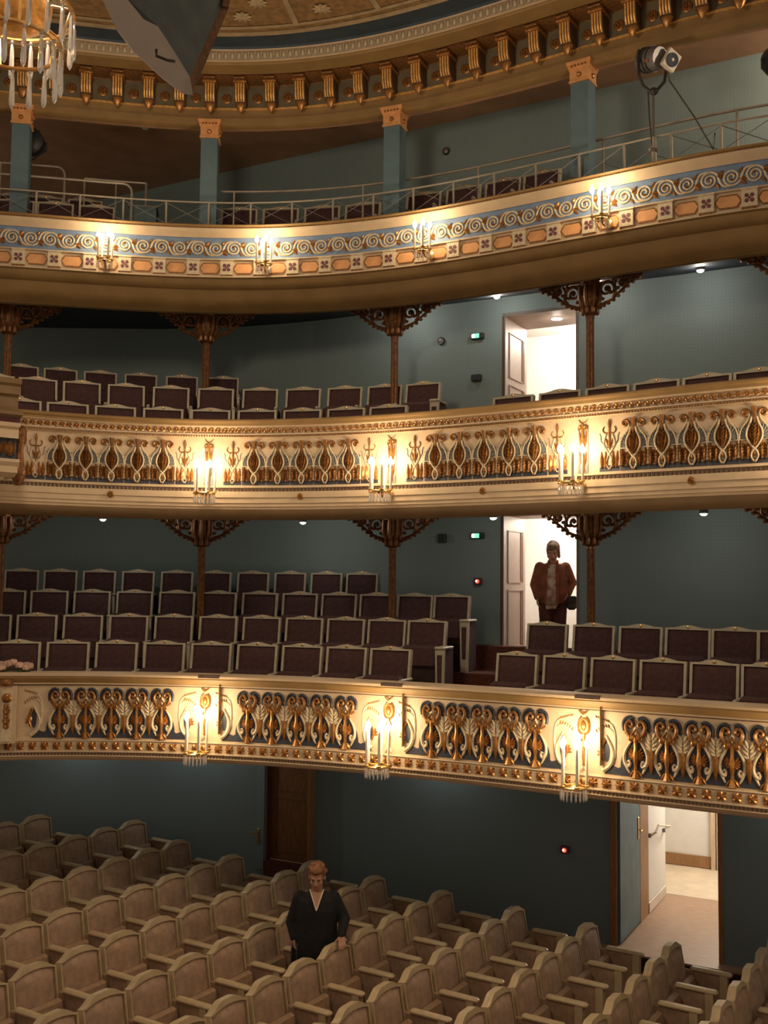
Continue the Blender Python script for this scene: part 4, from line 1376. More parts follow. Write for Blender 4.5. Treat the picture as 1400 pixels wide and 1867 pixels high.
def doorway(name, x0, x1, z0, z1, label, num, depth=0.76, room=1.6):
    """panelled cream reveal with a white corridor beyond"""
    a = wl(x0); L = (wl(x1) - a).length
    t = thing(name, label, 'doorway', (a.x, a.y, z0), WRZ)
    del t['category']
    t['kind'] = 'structure'
    H = z1 - z0
    m = MB(); m.box((-0.02, depth / 2, H / 2), (0.04, depth, H), 0)
    m.build('reveal', REVEAL, t, 0.3)
    m = MB(); m.box((L + 0.02, depth / 2, H / 2), (0.04, depth, H), 0)
    m.build('reveal', REVEAL, t, 0.3)
    m = MB(); m.box((L / 2, depth / 2, H + 0.02), (L + 0.08, depth, 0.04), 0)
    m.build('head', REVEAL, t, 0.3)
    # raised panels with mouldings on the left reveal
    for za, zb in ((0.25, 0.95), (1.05, H - 0.18)):
        m = MB()
        pts = [(0.004, 0.14, za), (0.004, depth - 0.16, za), (0.004, depth - 0.16, zb), (0.004, 0.14, zb), (0.004, 0.14, za)]
        m.tube(pts, 0.012, 4, 0)
        m.box((0.004, depth - 0.1, (za + zb) / 2), (0.008, 0.02, zb - za), 1)
        m.build('panel_moulding', [REVEAL, WOODP], t, 0.3)
    m = MB(); m.box((-0.03, -0.004, H / 2), (0.02, 0.012, H), 0)
    m.build('edge_trim', DKLINE, t, 0.3)
    # corridor
    m = MB()
    m.add([(-1.2, depth, 0), (L + 1.6, depth, 0), (L + 1.6, depth + room, 0), (-1.2, depth + room, 0)], [(0, 1, 2, 3)], 0)
    m.add([(-0.06, 0, 0.0), (L + 0.06, 0, 0.0), (L + 0.06, depth, 0.0), (-0.06, depth, 0.0)], [(0, 1, 2, 3)], 0)
    m.build('corridor_floor', CARPET, t, 0.2)
    m = MB()
    m.add([(-1.2, depth + room, 0), (L + 1.6, depth + room, 0), (L + 1.6, depth + room, H + 0.3), (-1.2, depth + room, H + 0.3)], [(0, 1, 2, 3)], 0)
    m.add([(-1.2, depth, 0), (-1.2, depth + room, 0), (-1.2, depth + room, H + 0.3), (-1.2, depth, H + 0.3)], [(0, 1, 2, 3)], 0)
    m.add([(L + 1.6, depth, 0), (L + 1.6, depth + room, 0), (L + 1.6, depth + room, H + 0.3), (L + 1.6, depth, H + 0.3)], [(0, 1, 2, 3)], 0)
    m.add([(-1.2, depth, 0), (0, depth, 0), (0, depth, H), (-1.2, depth, H)], [(0, 1, 2, 3)], 0)
    m.add([(L, depth, 0), (L + 1.6, depth, 0), (L + 1.6, depth, H), (L, depth, H)], [(0, 1, 2, 3)], 0)
    m.add([(-1.2, depth, H + 0.3), (L + 1.6, depth, H + 0.3), (L + 1.6, depth + room, H + 0.3), (-1.2, depth + room, H + 0.3)], [(0, 1, 2, 3)], 0)
    m.add([(-1.2, depth, H), (L + 1.6, depth, H), (L + 1.6, depth, H + 0.3), (-1.2, depth, H + 0.3)], [(0, 1, 2, 3)], 0)
    m.build('corridor_walls', WHITE, t, 0.2)
    m = MB(); m.lathe([(0.07, 0.0), (0.085, 0.01), (0.085, 0.02)], 14, 1); m.lathe([(0.068, -0.004), (0.068, 0.004)], 14, 0)
    m.build('corridor_lamp', [LENS, WHITEC], t, 0.5, (L / 2 + 0.1, depth * 0.45, H - 0.012))
    lamp('corridor_light', (L / 2, depth + room * 0.5, H + 0.1), E_CORRIDOR, NEUTRAL, 0.15, t)
    lamp('reveal_light', (L / 2 + 0.1, depth * 0.45, H - 0.08), 1.0, NEUTRAL, 0.06, t)
    return t


doorway('door_1', D1[0], D1[1], -1.01, 0.86, 'open white doorway of the lower balcony with panelled reveal', 1)
doorway('door_2', D2[0], D2[1], 1.56, 3.35, 'open white doorway of the middle balcony with round ceiling lamp', 2)

# stalls doorway
a = wl(DG[0]); L = (wl(DG[1]) - a).length
SILL = -4.08
t = thing('door_3', 'open stalls doorway with teal door leaf and pale corridor', 'doorway', (a.x, a.y, SILL), WRZ)
del t['category']; t['kind'] = 'structure'
H = 2.1
m = MB(); m.box((-0.045, -0.005, H / 2 - 0.1), (0.07, 0.05, H + 0.2), 0); m.build('frame_post', WOODP, t, 0.3)
m = MB(); m.box((L + 0.02, 0.0, H / 2 - 0.1), (0.045, 0.05, H + 0.2), 0); m.build('frame_post', WOODP, t, 0.3)
m = MB(); m.box((0.0, 0.47, H / 2 + 0.01), (0.045, 0.90, H - 0.03), 0)
lf = m.build('door_leaf', TEALP, t, 0.3)
m = MB(); m.box((0.0, 0.94, H / 2), (0.05, 0.035, H - 0.03), 0); m.build('leaf_edge', WOODP, t, 0.3)
m = MB(); m.rbox((0.028, 0.83, 1.16), (0.01, 0.045, 0.26), 0.004, 0); m.tube([(0.03, 0.83, 1.14), (0.075, 0.83, 1.14), (0.08, 0.74, 1.14)], 0.009, 6, 0)
m.build('handle', BRASS, lf, 0.5)
m = MB(); m.box((-0.04, 1.15, H / 2), (0.12, 0.40, H), 0); m.build('jamb', WOODP, t, 0.3)
m = MB()
m.add([(0.0, 1.35, 0), (0.0, 2.35, 0), (0.0, 2.35, 2.4), (0.0, 1.35, 2.4)], [(0, 1, 2, 3)], 0)
m.add([(-2.5, 3.9, 0), (3.5, 3.9, 0), (3.5, 3.9, 2.4), (-2.5, 3.9, 2.4)], [(0, 1, 2, 3)], 0)
m.add([(0.0, 2.35, 0), (-2.5, 2.35, 0), (-2.5, 2.35, 2.4), (0.0, 2.35, 2.4)], [(0, 1, 2, 3)], 0)
m.add([(L + 0.35, 0.05, 0), (L + 0.35, 2.35, 0), (L + 0.35, 2.35, 2.4), (L + 0.35, 0.05, 2.4)], [(0, 1, 2, 3)], 0)
m.add([(-2.5, 2.35, 0), (-2.5, 3.9, 0), (-2.5, 3.9, 2.4), (-2.5, 2.35, 2.4)], [(0, 1, 2, 3)], 0)
m.add([(3.5, 2.35, 0), (3.5, 3.9, 0), (3.5, 3.9, 2.4), (3.5, 2.35, 2.4)], [(0, 1, 2, 3)], 0)
m.add([(-2.5, -0.0, 2.4), (3.5, -0.0, 2.4), (3.5, 3.9, 2.4), (-2.5, 3.9, 2.4)], [(0, 1, 2, 3)], 0)
m.build('corridor_walls', WHITE, t, 0.2)
m = MB(); m.box((L / 2 + 0.1, 1.15, -0.02), (L + 0.7, 2.4, 0.04), 0); m.build('passage_floor', LAMIN, t, 0.3)
m = MB(); m.box((0.5, 3.12, -0.02), (6, 1.56, 0.04), 0); m.build('corridor_floor', TILEF, t, 0.3)
m = MB(); m.box((-1.1, 3.88, 0.09), (2.8, 0.03, 0.16), 0); m.build('skirting', WOODP, t, 0.3)
m = MB(); m.box((0.345, 3.86, 1.2), (0.06, 0.07, 2.4), 0); m.box((0.43, 3.87, 1.2), (0.07, 0.05, 2.4), 0); m.build('far_door_frame', CREAM, t, 0.3)
m = MB(); m.tube([(0.03, 1.42, 0.95), (0.09, 1.45, 0.99), (0.10, 1.55, 1.06), (0.10, 2.2, 0.92), (0.03, 2.28, 0.88)], 0.016, 6, 0); m.box((0.02, 1.42, 0.95), (0.03, 0.05, 0.05), 1); m.box((0.02, 2.2, 0.86), (0.03, 0.05, 0.05), 1)
m.build('corridor_handrail', [WHITEC, GREYMET], t, 0.5)
m = MB(); m.box((L / 2, -0.07, -0.10), (L + 0.5, 0.20, 0.18), 0); m.box((L / 2, -0.08, -0.005), (L + 0.5, 0.22, 0.02), 1); m.build('threshold_step', [DKFLOOR, LAMIN], t, 0.3)
m = MB(); m.box((0.02, 1.8, 0.07), (0.02, 0.9, 0.12), 0); m.build('passage_skirting', WHITEC, t, 0.3)
lamp('corridor_light', (0.9, 3.1, 2.25), E_CORRIDOR * 1.5, NEUTRAL, 0.2, t)
lamp('passage_light', (0.7, 1.2, 2.3), 2.2, NEUTRAL, 0.12, t)

# wooden door in its recess, with the teal leaf beside it
a = wl(DW[0]); L = (wl(DW[1]) - a).length
t = thing('door_4', 'dark wooden stalls door panel in a shallow recess', 'door', (a.x, a.y, -3.72), WRZ)
del t['category']; t['kind'] = 'structure'
H = 1.97
m = MB(); m.box((L / 2, 0.12, H / 2), (L, 0.04, H), 0)
leaf = m.build('door_leaf', WOODD, t, 0.3)
for za, zb in ((0.12, 0.82), (0.92, 1.85)):
    m = MB(); m.tube([(0.1, 0.097, za), (L - 0.1, 0.097, za), (L - 0.1, 0.097, zb), (0.1, 0.097, zb), (0.1, 0.097, za)], 0.012, 4, 0); m.build('panel_moulding', WOODD, leaf, 0.3)
m = MB(); m.box((L + 0.015, 0.02, H / 2), (0.03, 0.2, H), 0); m.build('frame_post', WOODP, t, 0.3)
m = MB(); m.box((0.0, 0.06, H / 2), (0.02, 0.12, H), 0); m.build('frame_post', WOODD, t, 0.3)
m = MB(); m.box((L / 2, 0.02, -0.25), (L, 0.12, 0.5), 0); m.build('door_step', CARPET, t, 0.3)
m = MB(); m.box((-0.42, -0.012, 0.9), (0.80, 0.03, 2.05), 0); tl = m.build('teal_leaf', TEALD, t, 0.3)
m = MB(); m.rbox((-0.1, -0.033, 0.31), (0.04, 0.012, 0.2), 0.004, 0); m.tube([(-0.1, -0.03, 0.36), (-0.1, -0.08, 0.36), (-0.19, -0.085, 0.36)], 0.011, 6, 0); m.build('handle', BRASS, tl, 0.5)

# ------------------------------------------------------------------ small wall fixtures
def on_wall(name, label, cat, x, z, build, wf=wall_y):
    t = thing(name, label, cat, (x, wf(x), z), WRZ)
    build(t)
    return t


def exit_sign(t):
    m = MB(); m.rbox((0, -0.03, 0), (0.17, 0.055, 0.075), 0.006, 0); m.build('housing', DKMET, t, 0.4)
    m = MB(); m.box((-0.01, -0.062, 0.0), (0.085, 0.006, 0.055), 0); m.build('green_face', GREENL, t, 0.3)
    m = MB(); m.box((-0.045, -0.066, 0.0), (0.04, 0.004, 0.045), 0); m.build('white_pictogram', WHITEL, t, 0.3)


def red_lamp(t):
    m = MB(); m.rbox((0, -0.03, 0), (0.10, 0.06, 0.085), 0.01, 0); m.build('box', DKRED, t, 0.4)
    m = MB(); m.ball((0.005, -0.065, 0), (0.026, 0.016, 0.026), 8, 0, 5); m.build('lit_button', REDL, t, 0.8)
    m = MB(); m.ball((-0.002, -0.078, 0.004), (0.012, 0.006, 0.014), 8, 0, 5); m.build('lamp_core', WHITEL, t, 0.8)


def speaker_round(r):
    def f(t):
        m = MB(); m.lathe([(r, 0), (r * 1.05, 0.02), (r * 0.9, 0.035), (r * 0.3, 0.03)], 14, 0); m.v = [(x, -z, y) for x, y, z in m.v]; m.build('housing', DKMET, t, 0.6)
        m = MB(); m.lathe([(r * 0.8, 0.03), (r * 0.3, 0.045)], 14, 0); m.v = [(x, -z, y) for x, y, z in m.v]; m.build('grille', GREYMET, t, 0.6)
    return f


def dark_box(wd, hh):
    def f(t):
        m = MB(); m.rbox((0, -0.03, 0), (wd, 0.06, hh), 0.008, 0); m.build('housing', DKMET, t, 0.4)
        m = MB(); m.box((0, -0.062, 0), (wd * 0.75, 0.006, hh * 0.6), 0); m.build('face', NAVY, t, 0.3)
    return f


on_wall('exit_sign', 'small green emergency exit sign on the lower balcony wall', 'exit sign', 1.18, 0.612, exit_sign)
on_wall('exit_sign', 'small green emergency exit sign on the middle balcony wall', 'exit sign', 1.17, 3.13, exit_sign)
on_wall('call_point', 'small lit red box on the lower balcony wall left of the doorway', 'red lamp', 1.187, 0.046, red_lamp)
on_wall('call_point', 'small lit red box on the dark stalls wall', 'red lamp', 2.168, -3.074, red_lamp)
on_wall('wall_speaker', 'dark square speaker on the lower balcony wall', 'speaker', 0.754, 0.584, dark_box(0.10, 0.11))
on_wall('wall_speaker', 'dark round speaker on the middle balcony wall', 'speaker', 0.718, 3.125, speaker_round(0.05))
on_wall('wall_box', 'dark flat box on the middle balcony wall left of the doorway', 'box', 1.158, 2.60, dark_box(0.13, 0.085))
on_wall('wall_speaker', 'dark round speaker on the gallery wall', 'speaker', 0.764, 5.615, speaker_round(0.05), wall3_y)

# ceiling spots
SP = [((-3.47, 12.85), 0.762, 'leftmost small white spot under the middle balcony'), ((-1.02, 13.1), 0.764, 'small white ceiling spot under the middle balcony, left of the third column'),
      ((1.24, 11.8), 0.762, 'small white ceiling spot beside the lower balcony doorway'), ((3.32, 10.8), 0.764, 'rightmost small white spot under the middle balcony'),
      ((0.205, 12.95), 3.49, 'ceiling spot over the middle balcony, leftmost of four'), ((1.335, 12.38), 3.476, 'ceiling spot over the middle balcony above the exit sign, second of four'),
      ((2.42, 11.74), 3.463, 'ceiling spot over the middle balcony right of the fourth column bracket'), ((3.43, 11.18), 3.456, 'ceiling spot over the middle balcony, rightmost of four'),
      ((-4.2, 14.25), -1.80, 'spot under the lower balcony washing the far left stalls wall'), ((-2.55, 14.1), -1.80, 'spot under the lower balcony washing the stalls wall left of the wooden door'),
      ((0.6, 12.9), -1.80, 'added spot under the lower balcony washing the stalls wall right of the wooden door'), ((4.5, 10.8), -1.80, 'added fill spot under the lower balcony right of the stalls doorway')]  # these two right-hand spots are added, out of sight, to brighten the stalls wall
for (x, y), z, lb in SP:
    t = thing('ceiling_spot', lb, 'ceiling light', (x, y, z), 0, 'ceiling spots')
    top = -1.74 if z < 0 else (0.94 if z < 2 else z + 0.08)
    m = MB(); m.lathe([(0.045, 0.0), (0.05, 0.02), (0.04, 0.05), (0.015, 0.06), (0.012, top - z)], 12, 0); m.build('housing', GREYMET, t)
    m = MB(); m.ball((0, 0, 0.0), (0.038, 0.038, 0.022), 10, 0, 6); m.build('lens', LENS, t)
    lamp('spot_light', (0, 0, -0.05), E_SPOT * (0.9 if z < 0 else 1.0), NEUTRAL, 0.04, t)

# gallery ceiling vents and detector
for i, (x, y) in enumerate(((-0.74, 13.25), (0.54, 12.5), (1.18, 12.12), (1.8, 11.78), (3.64, 10.65))):
    t = thing('ceiling_vent', f'brown round vent in the gallery ceiling, {ORD[i]} from the left', 'vent', (x, y, 5.998), 0, 'gallery ceiling vents')
    m = MB(); m.lathe([(0.05, -0.012), (0.11, -0.016), (0.12, 0.0)], 16, 0); m.build('rim', GOLDD, t)
    m = MB(); m.lathe([(0.07, -0.022), (0.04, -0.026), (0.02, -0.02)], 12, 0); m.build('cone', DKLINE, t)
t = thing('smoke_detector', 'white smoke detector on the dark gallery ceiling', 'detector', (-3.2, 13.35, 5.998))
m = MB(); m.lathe([(0.05, -0.03), (0.065, -0.015), (0.065, 0)], 12, 0); m.build('base', WHITE, t)
m = MB(); m.lathe([(0.015, -0.06), (0.035, -0.05), (0.035, -0.03)], 10, 0); m.build('sensor', WHITE, t)

# ------------------------------------------------------------------ gallery rails
RAIL = thing('gallery_railing', 'low steel railing with crossed wires on top of the blue gallery front', 'railing')
q, k = -4.75, 0
pq = []
while q < C3.s1 - 0.02:
    pq.append(q); q += 0.503
m = MB(); m.tube([(0, 0, 0), (0, 0, 0.33)], 0.0135, 7, 0); m.lathe([(0.03, 0), (0.03, 0.008)], 8, 0); m_post = m.mesh('post', [CHROME])
for q in pq:
    place(m_post, C3, q, -0.12, LIP[3], RAIL)
m = MB(); m.tube([(*C3.at(C3.s0 + (C3.s1 - C3.s0) * i / 60, -0.12)[:2], LIP[3] + 0.33) for i in range(61)], 0.011, 6, 0); m.build('top_rail', CHROME, RAIL)
for i in range(len(pq) - 1):
    for za, zb in ((0.05, 0.31), (0.31, 0.05)):
        m = MB()
        A = C3.at(pq[i], -0.12); B = C3.at(pq[i + 1], -0.12)
        m.tube([(A[0], A[1], LIP[3] + za), (B[0], B[1], LIP[3] + zb)], 0.0045, 4, 0); m.build('cross_wire', GREYMET, RAIL)
HR = thing('handrail_gallery', 'long steel handrail behind the gallery railing', 'handrail')
m = MB(); m.tube([(*C3.at(-2.15 + (C3.s1 + 2.15) * i / 40, -0.55)[:2], 4.94) for i in range(41)], 0.016, 6, 0); m.build('rail', CHROME, HR)
for q in (-2.0, -0.5, 0.9, 2.4, 3.9):
    m = MB(); A = C3.at(q, -0.55); m.tube([(A[0], A[1], 4.0), (A[0], A[1], 4.94)], 0.013, 6, 0); m.build('support', CHROME, HR)


def bent_rail(label, off, qa, qb, zt, mids, bend=0.10):
    t = thing('guard_rail', label, 'guard rail', group='bent gallery guard rails')
    pts = []
    n = 8
    for i in range(n + 1):
        x, y, _, _ = C3.at(qa + (qb - bend - qa) * i / n, -off); pts.append((x, y, zt))
    for i in range(1, 6):
        an = PI / 2 * i / 5
        x, y, _, _ = C3.at(qb - bend + bend * math.sin(an), -off); pts.append((x, y, zt - bend * (1 - math.cos(an))))
    x, y, _, _ = C3.at(qb, -off); pts.append((x, y, 4.0))
    m = MB(); m.tube(pts, 0.016, 7, 0); m.build('tube', CHROME, t)
    for q in mids:
        x, y, _, _ = C3.at(q, -off)
        m = MB(); m.tube([(x, y, 4.0), (x, y, zt)], 0.013, 6, 0); m.build('upright', CHROME, t)
    return t


bent_rail('bent steel tube rail ending behind the leftmost gallery seats', 1.08, -5.2, -4.03, 5.33, (-4.9,))
bent_rail('lower bent steel tube rail ending beside the teal box', 0.42, -5.0, -3.17, 4.93, (-4.9,))
bent_rail('square steel frame rail above the teal box', 1.06, -3.78, -3.05, 5.20, (-3.78, -3.4), 0.01)
x, y, tx, ty = C3.at(-3.05, -0.75)
t = thing('low_partition', 'small grey-teal box standing behind the gallery railing', 'box', (x, y, 4.0), math.atan2(ty, tx))
m = MB(); m.rbox((0, 0, 0.36), (0.34, 0.3, 0.72), 0.006, 0); m.build('body', TEALP, t, 0.3)
m = MB(); m.box((0, 0, 0.725), (0.36, 0.32, 0.02), 0); m.build('lid', GREYMET, t, 0.3)


# ------------------------------------------------------------------ stage spotlight on its pole and dark discs
def spotlight(loc, rz, label, full=True):
    t = thing('stage_spotlight', label, 'spotlight', loc, rz)
    if full:
        m = MB(); m.tube([(0, 0, 0), (0, 0, 0.32)], 0.028, 8, 0); m.lathe([(0.035, 0.16), (0.035, 0.20)], 8, 1); m.build('pole_socket', [CHROME, GREYMET], t)
        m = MB(); m.tube([(0, 0, 0.28), (0, 0, 0.80)], 0.014, 8, 0); m.build('pole', GREYMET, t)
        m = MB(); m.tube([(-0.02, -0.01, 0.22), (-0.045, -0.01, 0.5), (-0.06, -0.01, 0.84)], 0.009, 5, 0); m.build('safety_cable', DKMET, t)
        m = MB(); m.ball((-0.045, -0.03, 0.18), 0.016, 6, 0, 4); m.tube([(0.0, 0, 0.18), (0.05, -0.02, 0.18)], 0.007, 5, 0); m.build('clamp_screw', CHROME, t)
        m = MB(); m.tube([(0.13, -0.02, 1.02), (0.11, -0.02, 0.90), (0.03, -0.02, 0.81), (-0.04, -0.02, 0.80), (-0.11, -0.02, 0.86), (-0.15, -0.02, 0.97), (-0.16, -0.02, 1.15), (-0.15, -0.02, 1.24)], 0.017, 6, 0); m.ball((0.0, -0.02, 0.80), (0.05, 0.04, 0.04), 8, 0, 5); m.build('yoke', DKMET, t)
        m = MB()
        m.lathe([(0.06, -0.14), (0.11, -0.12), (0.125, -0.05), (0.125, 0.08), (0.11, 0.13)], 14, 0)
        for zz in (-0.07, -0.02, 0.03):
            m.lathe([(0.132, zz), (0.132, zz + 0.012)], 14, 1)
        M = Matrix.Rotation(math.radians(35), 3, 'Z') @ Matrix.Rotation(math.radians(105), 3, 'X')
        m.v = [tuple(M @ Vector(p) + Vector((-0.02, 0.02, 1.16))) for p in m.v]
        m.build('lamp_head', [GREYMET, DKMET], t)
        fr = MB()
        M2 = Matrix.Translation((0.14, -0.10, 1.10)).to_3x3()
        R = Matrix.Rotation(math.radians(28), 3, 'Y') @ Matrix.Rotation(math.radians(25), 3, 'Z')
        fr.rbox((0, 0, 0), (0.17, 0.05, 0.20), 0.008, 0)
        fr.v = [tuple(R @ Vector(p) + Vector((0.16, -0.08, 1.10))) for p in fr.v]
        fr.build('colour_frame', WHITEC, t, 0.4)
        ln = MB(); ln.lathe([(0.072, 0.02), (0.07, 0.034), (0.03, 0.03)], 14, 0); ln.ball((0, 0, 0.032), (0.02, 0.02, 0.008), 6, 1, 4)
        ln.v = [tuple(R @ Vector((x, -z - 0.004, y)) + Vector((0.16, -0.08, 1.10))) for x, y, z in ln.v]
        ln.build('lens', [NAVY, WHITEC], t)
        kb = MB(); kb.ball((-0.10, -0.11, 1.08), 0.018, 6, 0, 4); kb.build('red_knob', REDP, t)
    else:
        m = MB(); m.lathe([(0.10, 0.12), (0.16, 0.06), (0.17, -0.06), (0.12, -0.10)], 16, 0); m.v = [(x, z, y) for x, y, z in m.v]; m.build('lamp_head', DKMET, t)
        m = MB(); m.tube([(0.19, 0, 0), (0.19, 0, -0.1), (0, 0, -0.24), (-0.19, 0, -0.1), (-0.19, 0, 0)], 0.014, 6, 0); m.tube([(0, 0, -0.24), (0, 0, -0.95)], 0.014, 6, 0); m.build('yoke', DKMET, t)
    return t


x, y, tx, ty = C3.at(3.12, -0.10)
spotlight((x, y, LIP[3]), 0.0, 'black stage spotlight with white frame on a pole above the gallery front')
cbl = MB(); A = C3.at(3.72, -0.12)
cbl.tube([(x + 0.13, y - 0.05, LIP[3] + 1.0), (x + 0.16, y - 0.04, LIP[3] + 0.9), (x + 0.36, y - 0.2, LIP[3] + 0.45), (A[0], A[1], LIP[3] + 0.08), (A[0] + 0.02, A[1], LIP[3] + 0.25)], 0.008, 5, 0)
tag(cbl.build('spotlight_cable', DKMET), 'dark cable hanging from the stage spotlight to the railing', 'cable')
A = C3.at(4.28, -0.25)
spotlight((A[0] + 0.08, A[1], 5.25), 0.3, 'dark round spotlight at the right edge of the gallery', False)
A = C3.at(-4.45, -0.9)
spotlight((A[0], A[1], 5.55), 0.0, 'large dark round spotlight behind the leftmost gallery pillar', False)

GL = thing('gallery_fill_lamp', 'added round fill lamp on the gallery ceiling beyond the right edge', 'lamp', (5.2, 9.75, 5.99))  # unseen lamp, added to brighten the gallery wall
m = MB(); m.lathe([(0.09, -0.03), (0.10, 0.0)], 14, 0); m.build('base', BRASS, GL)
m = MB(); m.ball((0, 0, -0.10), (0.11, 0.11, 0.09), 14, 0, 8); m.build('globe', LENS, GL)
lamp('gallery_fill_light', (0, 0, -0.30), 140.0, WARM2, 0.1, GL)

# ------------------------------------------------------------------ left side box of the middle balcony
BX = thing('side_box', 'cream and gold side box front jutting in beside the middle balcony', 'balcony', (-3.66, 10.30, 0), math.radians(38))
prof = [(-0.02, 0.84), (0.0, 1.02), (0.06, 1.03), (0.06, 1.11), (0.02, 1.12), (-0.02, 1.14)]


def lprof(mb, pr, mi):
    vs = [(-3.0, -o, z) for o, z in pr] + [(0, -o, z) for o, z in pr] + [(-0.0, 0.35, z) for o, z in pr]
    k = len(pr); fs = []
    for a_ in range(2):
        for j in range(k - 1):
            fs.append((a_ * k + j, (a_ + 1) * k + j, (a_ + 1) * k + j + 1, a_ * k + j + 1))
    mb.add(vs, fs, mi)


for nm, pr, mm in (('lower_ledge', [(-0.05, 1.02), (0.05, 1.06), (0.06, 1.12), (0.10, 1.16), (0.10, 1.19), (-0.05, 1.20)], CREAM), ('relief_band', [(0.0, 1.20), (0.0, 1.42)], BLUE),
                   ('cream_band', [(0.05, 1.40), (0.05, 1.50), (0.09, 1.51), (0.10, 1.55)], CREAM), ('dark_groove', [(0.10, 1.55), (0.08, 1.57), (0.08, 1.60)], DKRED),
                   ('upper_ledge', [(0.08, 1.60), (0.16, 1.62), (0.16, 1.65), (0.05, 1.66), (0.0, 1.72), (0.0, 1.82)], SOFFIT),
                   ('handrail', [(0.0, 1.82), (0.05, 1.84), (0.05, 1.92), (0.09, 1.94), (0.10, 1.99), (-0.25, 2.0)], SOFFIT)):
    m = MB(); lprof(m, pr, 0); m.build(nm, mm, BX, 0.5)
m = MB(); m.box((0, 0, 0), (0.06, 0.05, 0.05), 0); m_dn = m.mesh('dentil', [GOLDD], 0.3)
for i in range(12):
    ob('dentil', m_dn, BX, (-0.08 - i * 0.11, -0.02, 1.865))
m = MB(); m.leaf((0, 0), (0, 0.17), 0.08, 0, 0.05, 0, 5); m.leaf((-0.03, 0.02), (-0.05, 0.15), 0.04, 0, 0.03, 0); m.leaf((0.03, 0.02), (0.05, 0.15), 0.04, 0, 0.03, 0); m_bl = m.mesh('leaf', [GOLDD])
for i in range(9):
    ob('leaf', m_bl, BX, (-0.07 - i * 0.12, -0.005, 1.22))
m = MB(); m.tube([(0, 0, -0.95), (0, 0, 1.05)], 0.045, 8, 0); m.build('post', GOLDD, BX, 0.6, (-0.42, 0.0, 0))
m = MB()
m.lathe([(0.05, 0.95), (0.10, 1.02), (0.12, 1.10), (0.08, 1.16), (0.06, 1.3), (0.1, 1.4), (0.11, 1.5), (0.06, 1.55)], 10, 0)
for i in range(7):
    a_ = 2 * PI * i / 7
    m.ball((0.08 * math.cos(a_), 0.08 * math.sin(a_), 1.42), (0.035, 0.035, 0.06), 6, 0, 4)
m.v = [(x_ * 0.65, y_ * 0.65, z_) for x_, y_, z_ in m.v]; m.build('corner_console', IRON, BX, 0.7, (0.06, 0.10, 0.0))
rl = MB(); rl.tube([(-1.5, 0.4, 2.36), (-0.16, 0.4, 2.30), (-0.13, 0.4, 2.28), (-0.13, 0.4, 1.95)], 0.012, 6, 0); rl.build('box_rail', GREYMET, BX)

# pilaster closing the lower balcony front at the left
x, y, tx, ty = C1.at(-4.02, 0.02)
PLS = thing('pilaster', 'narrow cream pilaster with gold pendant at the left end of the lower balcony', 'pilaster', (x, y, LIP[1]), math.atan2(ty, tx))
m = MB(); m.box((-0.02, -0.03, -0.42), (0.30, 0.09, 0.58), 0); m.tube([(-0.15, -0.085, -0.15), (-0.15, -0.085, -0.69)], 0.012, 5, 0); m.tube([(-0.19, -0.085, -0.15), (-0.19, -0.085, -0.69)], 0.009, 5, 0)
m.build('shaft', CREAM, PLS, 0.4)
m = MB(); m.box((0.045, -0.078, -0.43), (0.10, 0.012, 0.52), 0); m.build('inlay', CREAM2, PLS, 0.3)
m = MB(); m.ball((0.045, -0.095, -0.25), (0.05, 0.02, 0.05), 10, 0, 5)
for i in range(5):
    m.leaf((0.045, -0.36 - 0.05 * i), (0.02 - 0.01 * (i % 2), -0.31 - 0.05 * i), 0.04, 0, 0.02, -0.088)
    m.leaf((0.045, -0.36 - 0.05 * i), (0.07 + 0.01 * (i % 2), -0.31 - 0.05 * i), 0.04, 0, 0.02, -0.088)
for j in range(8):
    an = 2 * PI * j / 8
    m.leaf((0.045, -0.25), (0.045 + 0.05 * math.cos(an), -0.25 + 0.05 * math.sin(an)), 0.035, 0, 0.02, -0.09)
m.build('gold_pendant', GOLD, PLS)
m = MB(); m.box((0.0, -0.03, -0.10), (0.18, 0.12, 0.06), 0); m.ball((0.03, -0.09, -0.09), (0.05, 0.03, 0.04), 8, 0, 5); m.build('crest', GOLDD, PLS)

# bouquet on the handrail
x, y, tx, ty = C1.at(-3.98, -0.1)
FB = thing('flower_bouquet', 'pale pink bouquet lying on the lower balcony handrail at the left edge', 'bouquet', (x, y, LIP[1] + 0.002), math.atan2(ty, tx))
for i in range(13):
    m = MB()
    c = (random.uniform(-0.13, 0.2), random.uniform(-0.06, 0.06), random.uniform(0.035, 0.13))
    c = (c[0], c[1], 0.035 + (c[2] - 0.035) * max(0.1, 1 - abs(c[0] - 0.03) * 4))
    for j in range(8):
        an = 2 * PI * j / 8 + random.random()
        m.ball((c[0] + 0.022 * math.cos(an), c[1] + 0.022 * math.sin(an), c[2] + 0.012 * (j % 2)), (0.021, 0.021, 0.026), 6, 0, 4)
    m.ball((c[0], c[1], c[2] + 0.02), 0.02, 6, 0, 4)
    m.build('bloom', PETAL, FB)
m = MB()
for i in range(12):
    an = random.uniform(0, 6.28)
    m.tube([(0.03, 0, 0.02), (0.03 + 0.17 * math.cos(an), 0.07 * math.sin(an), 0.015)], [0.006, 0.02], 5, 0, True, 0.3)
m.build('leaves', LEAFM, FB)

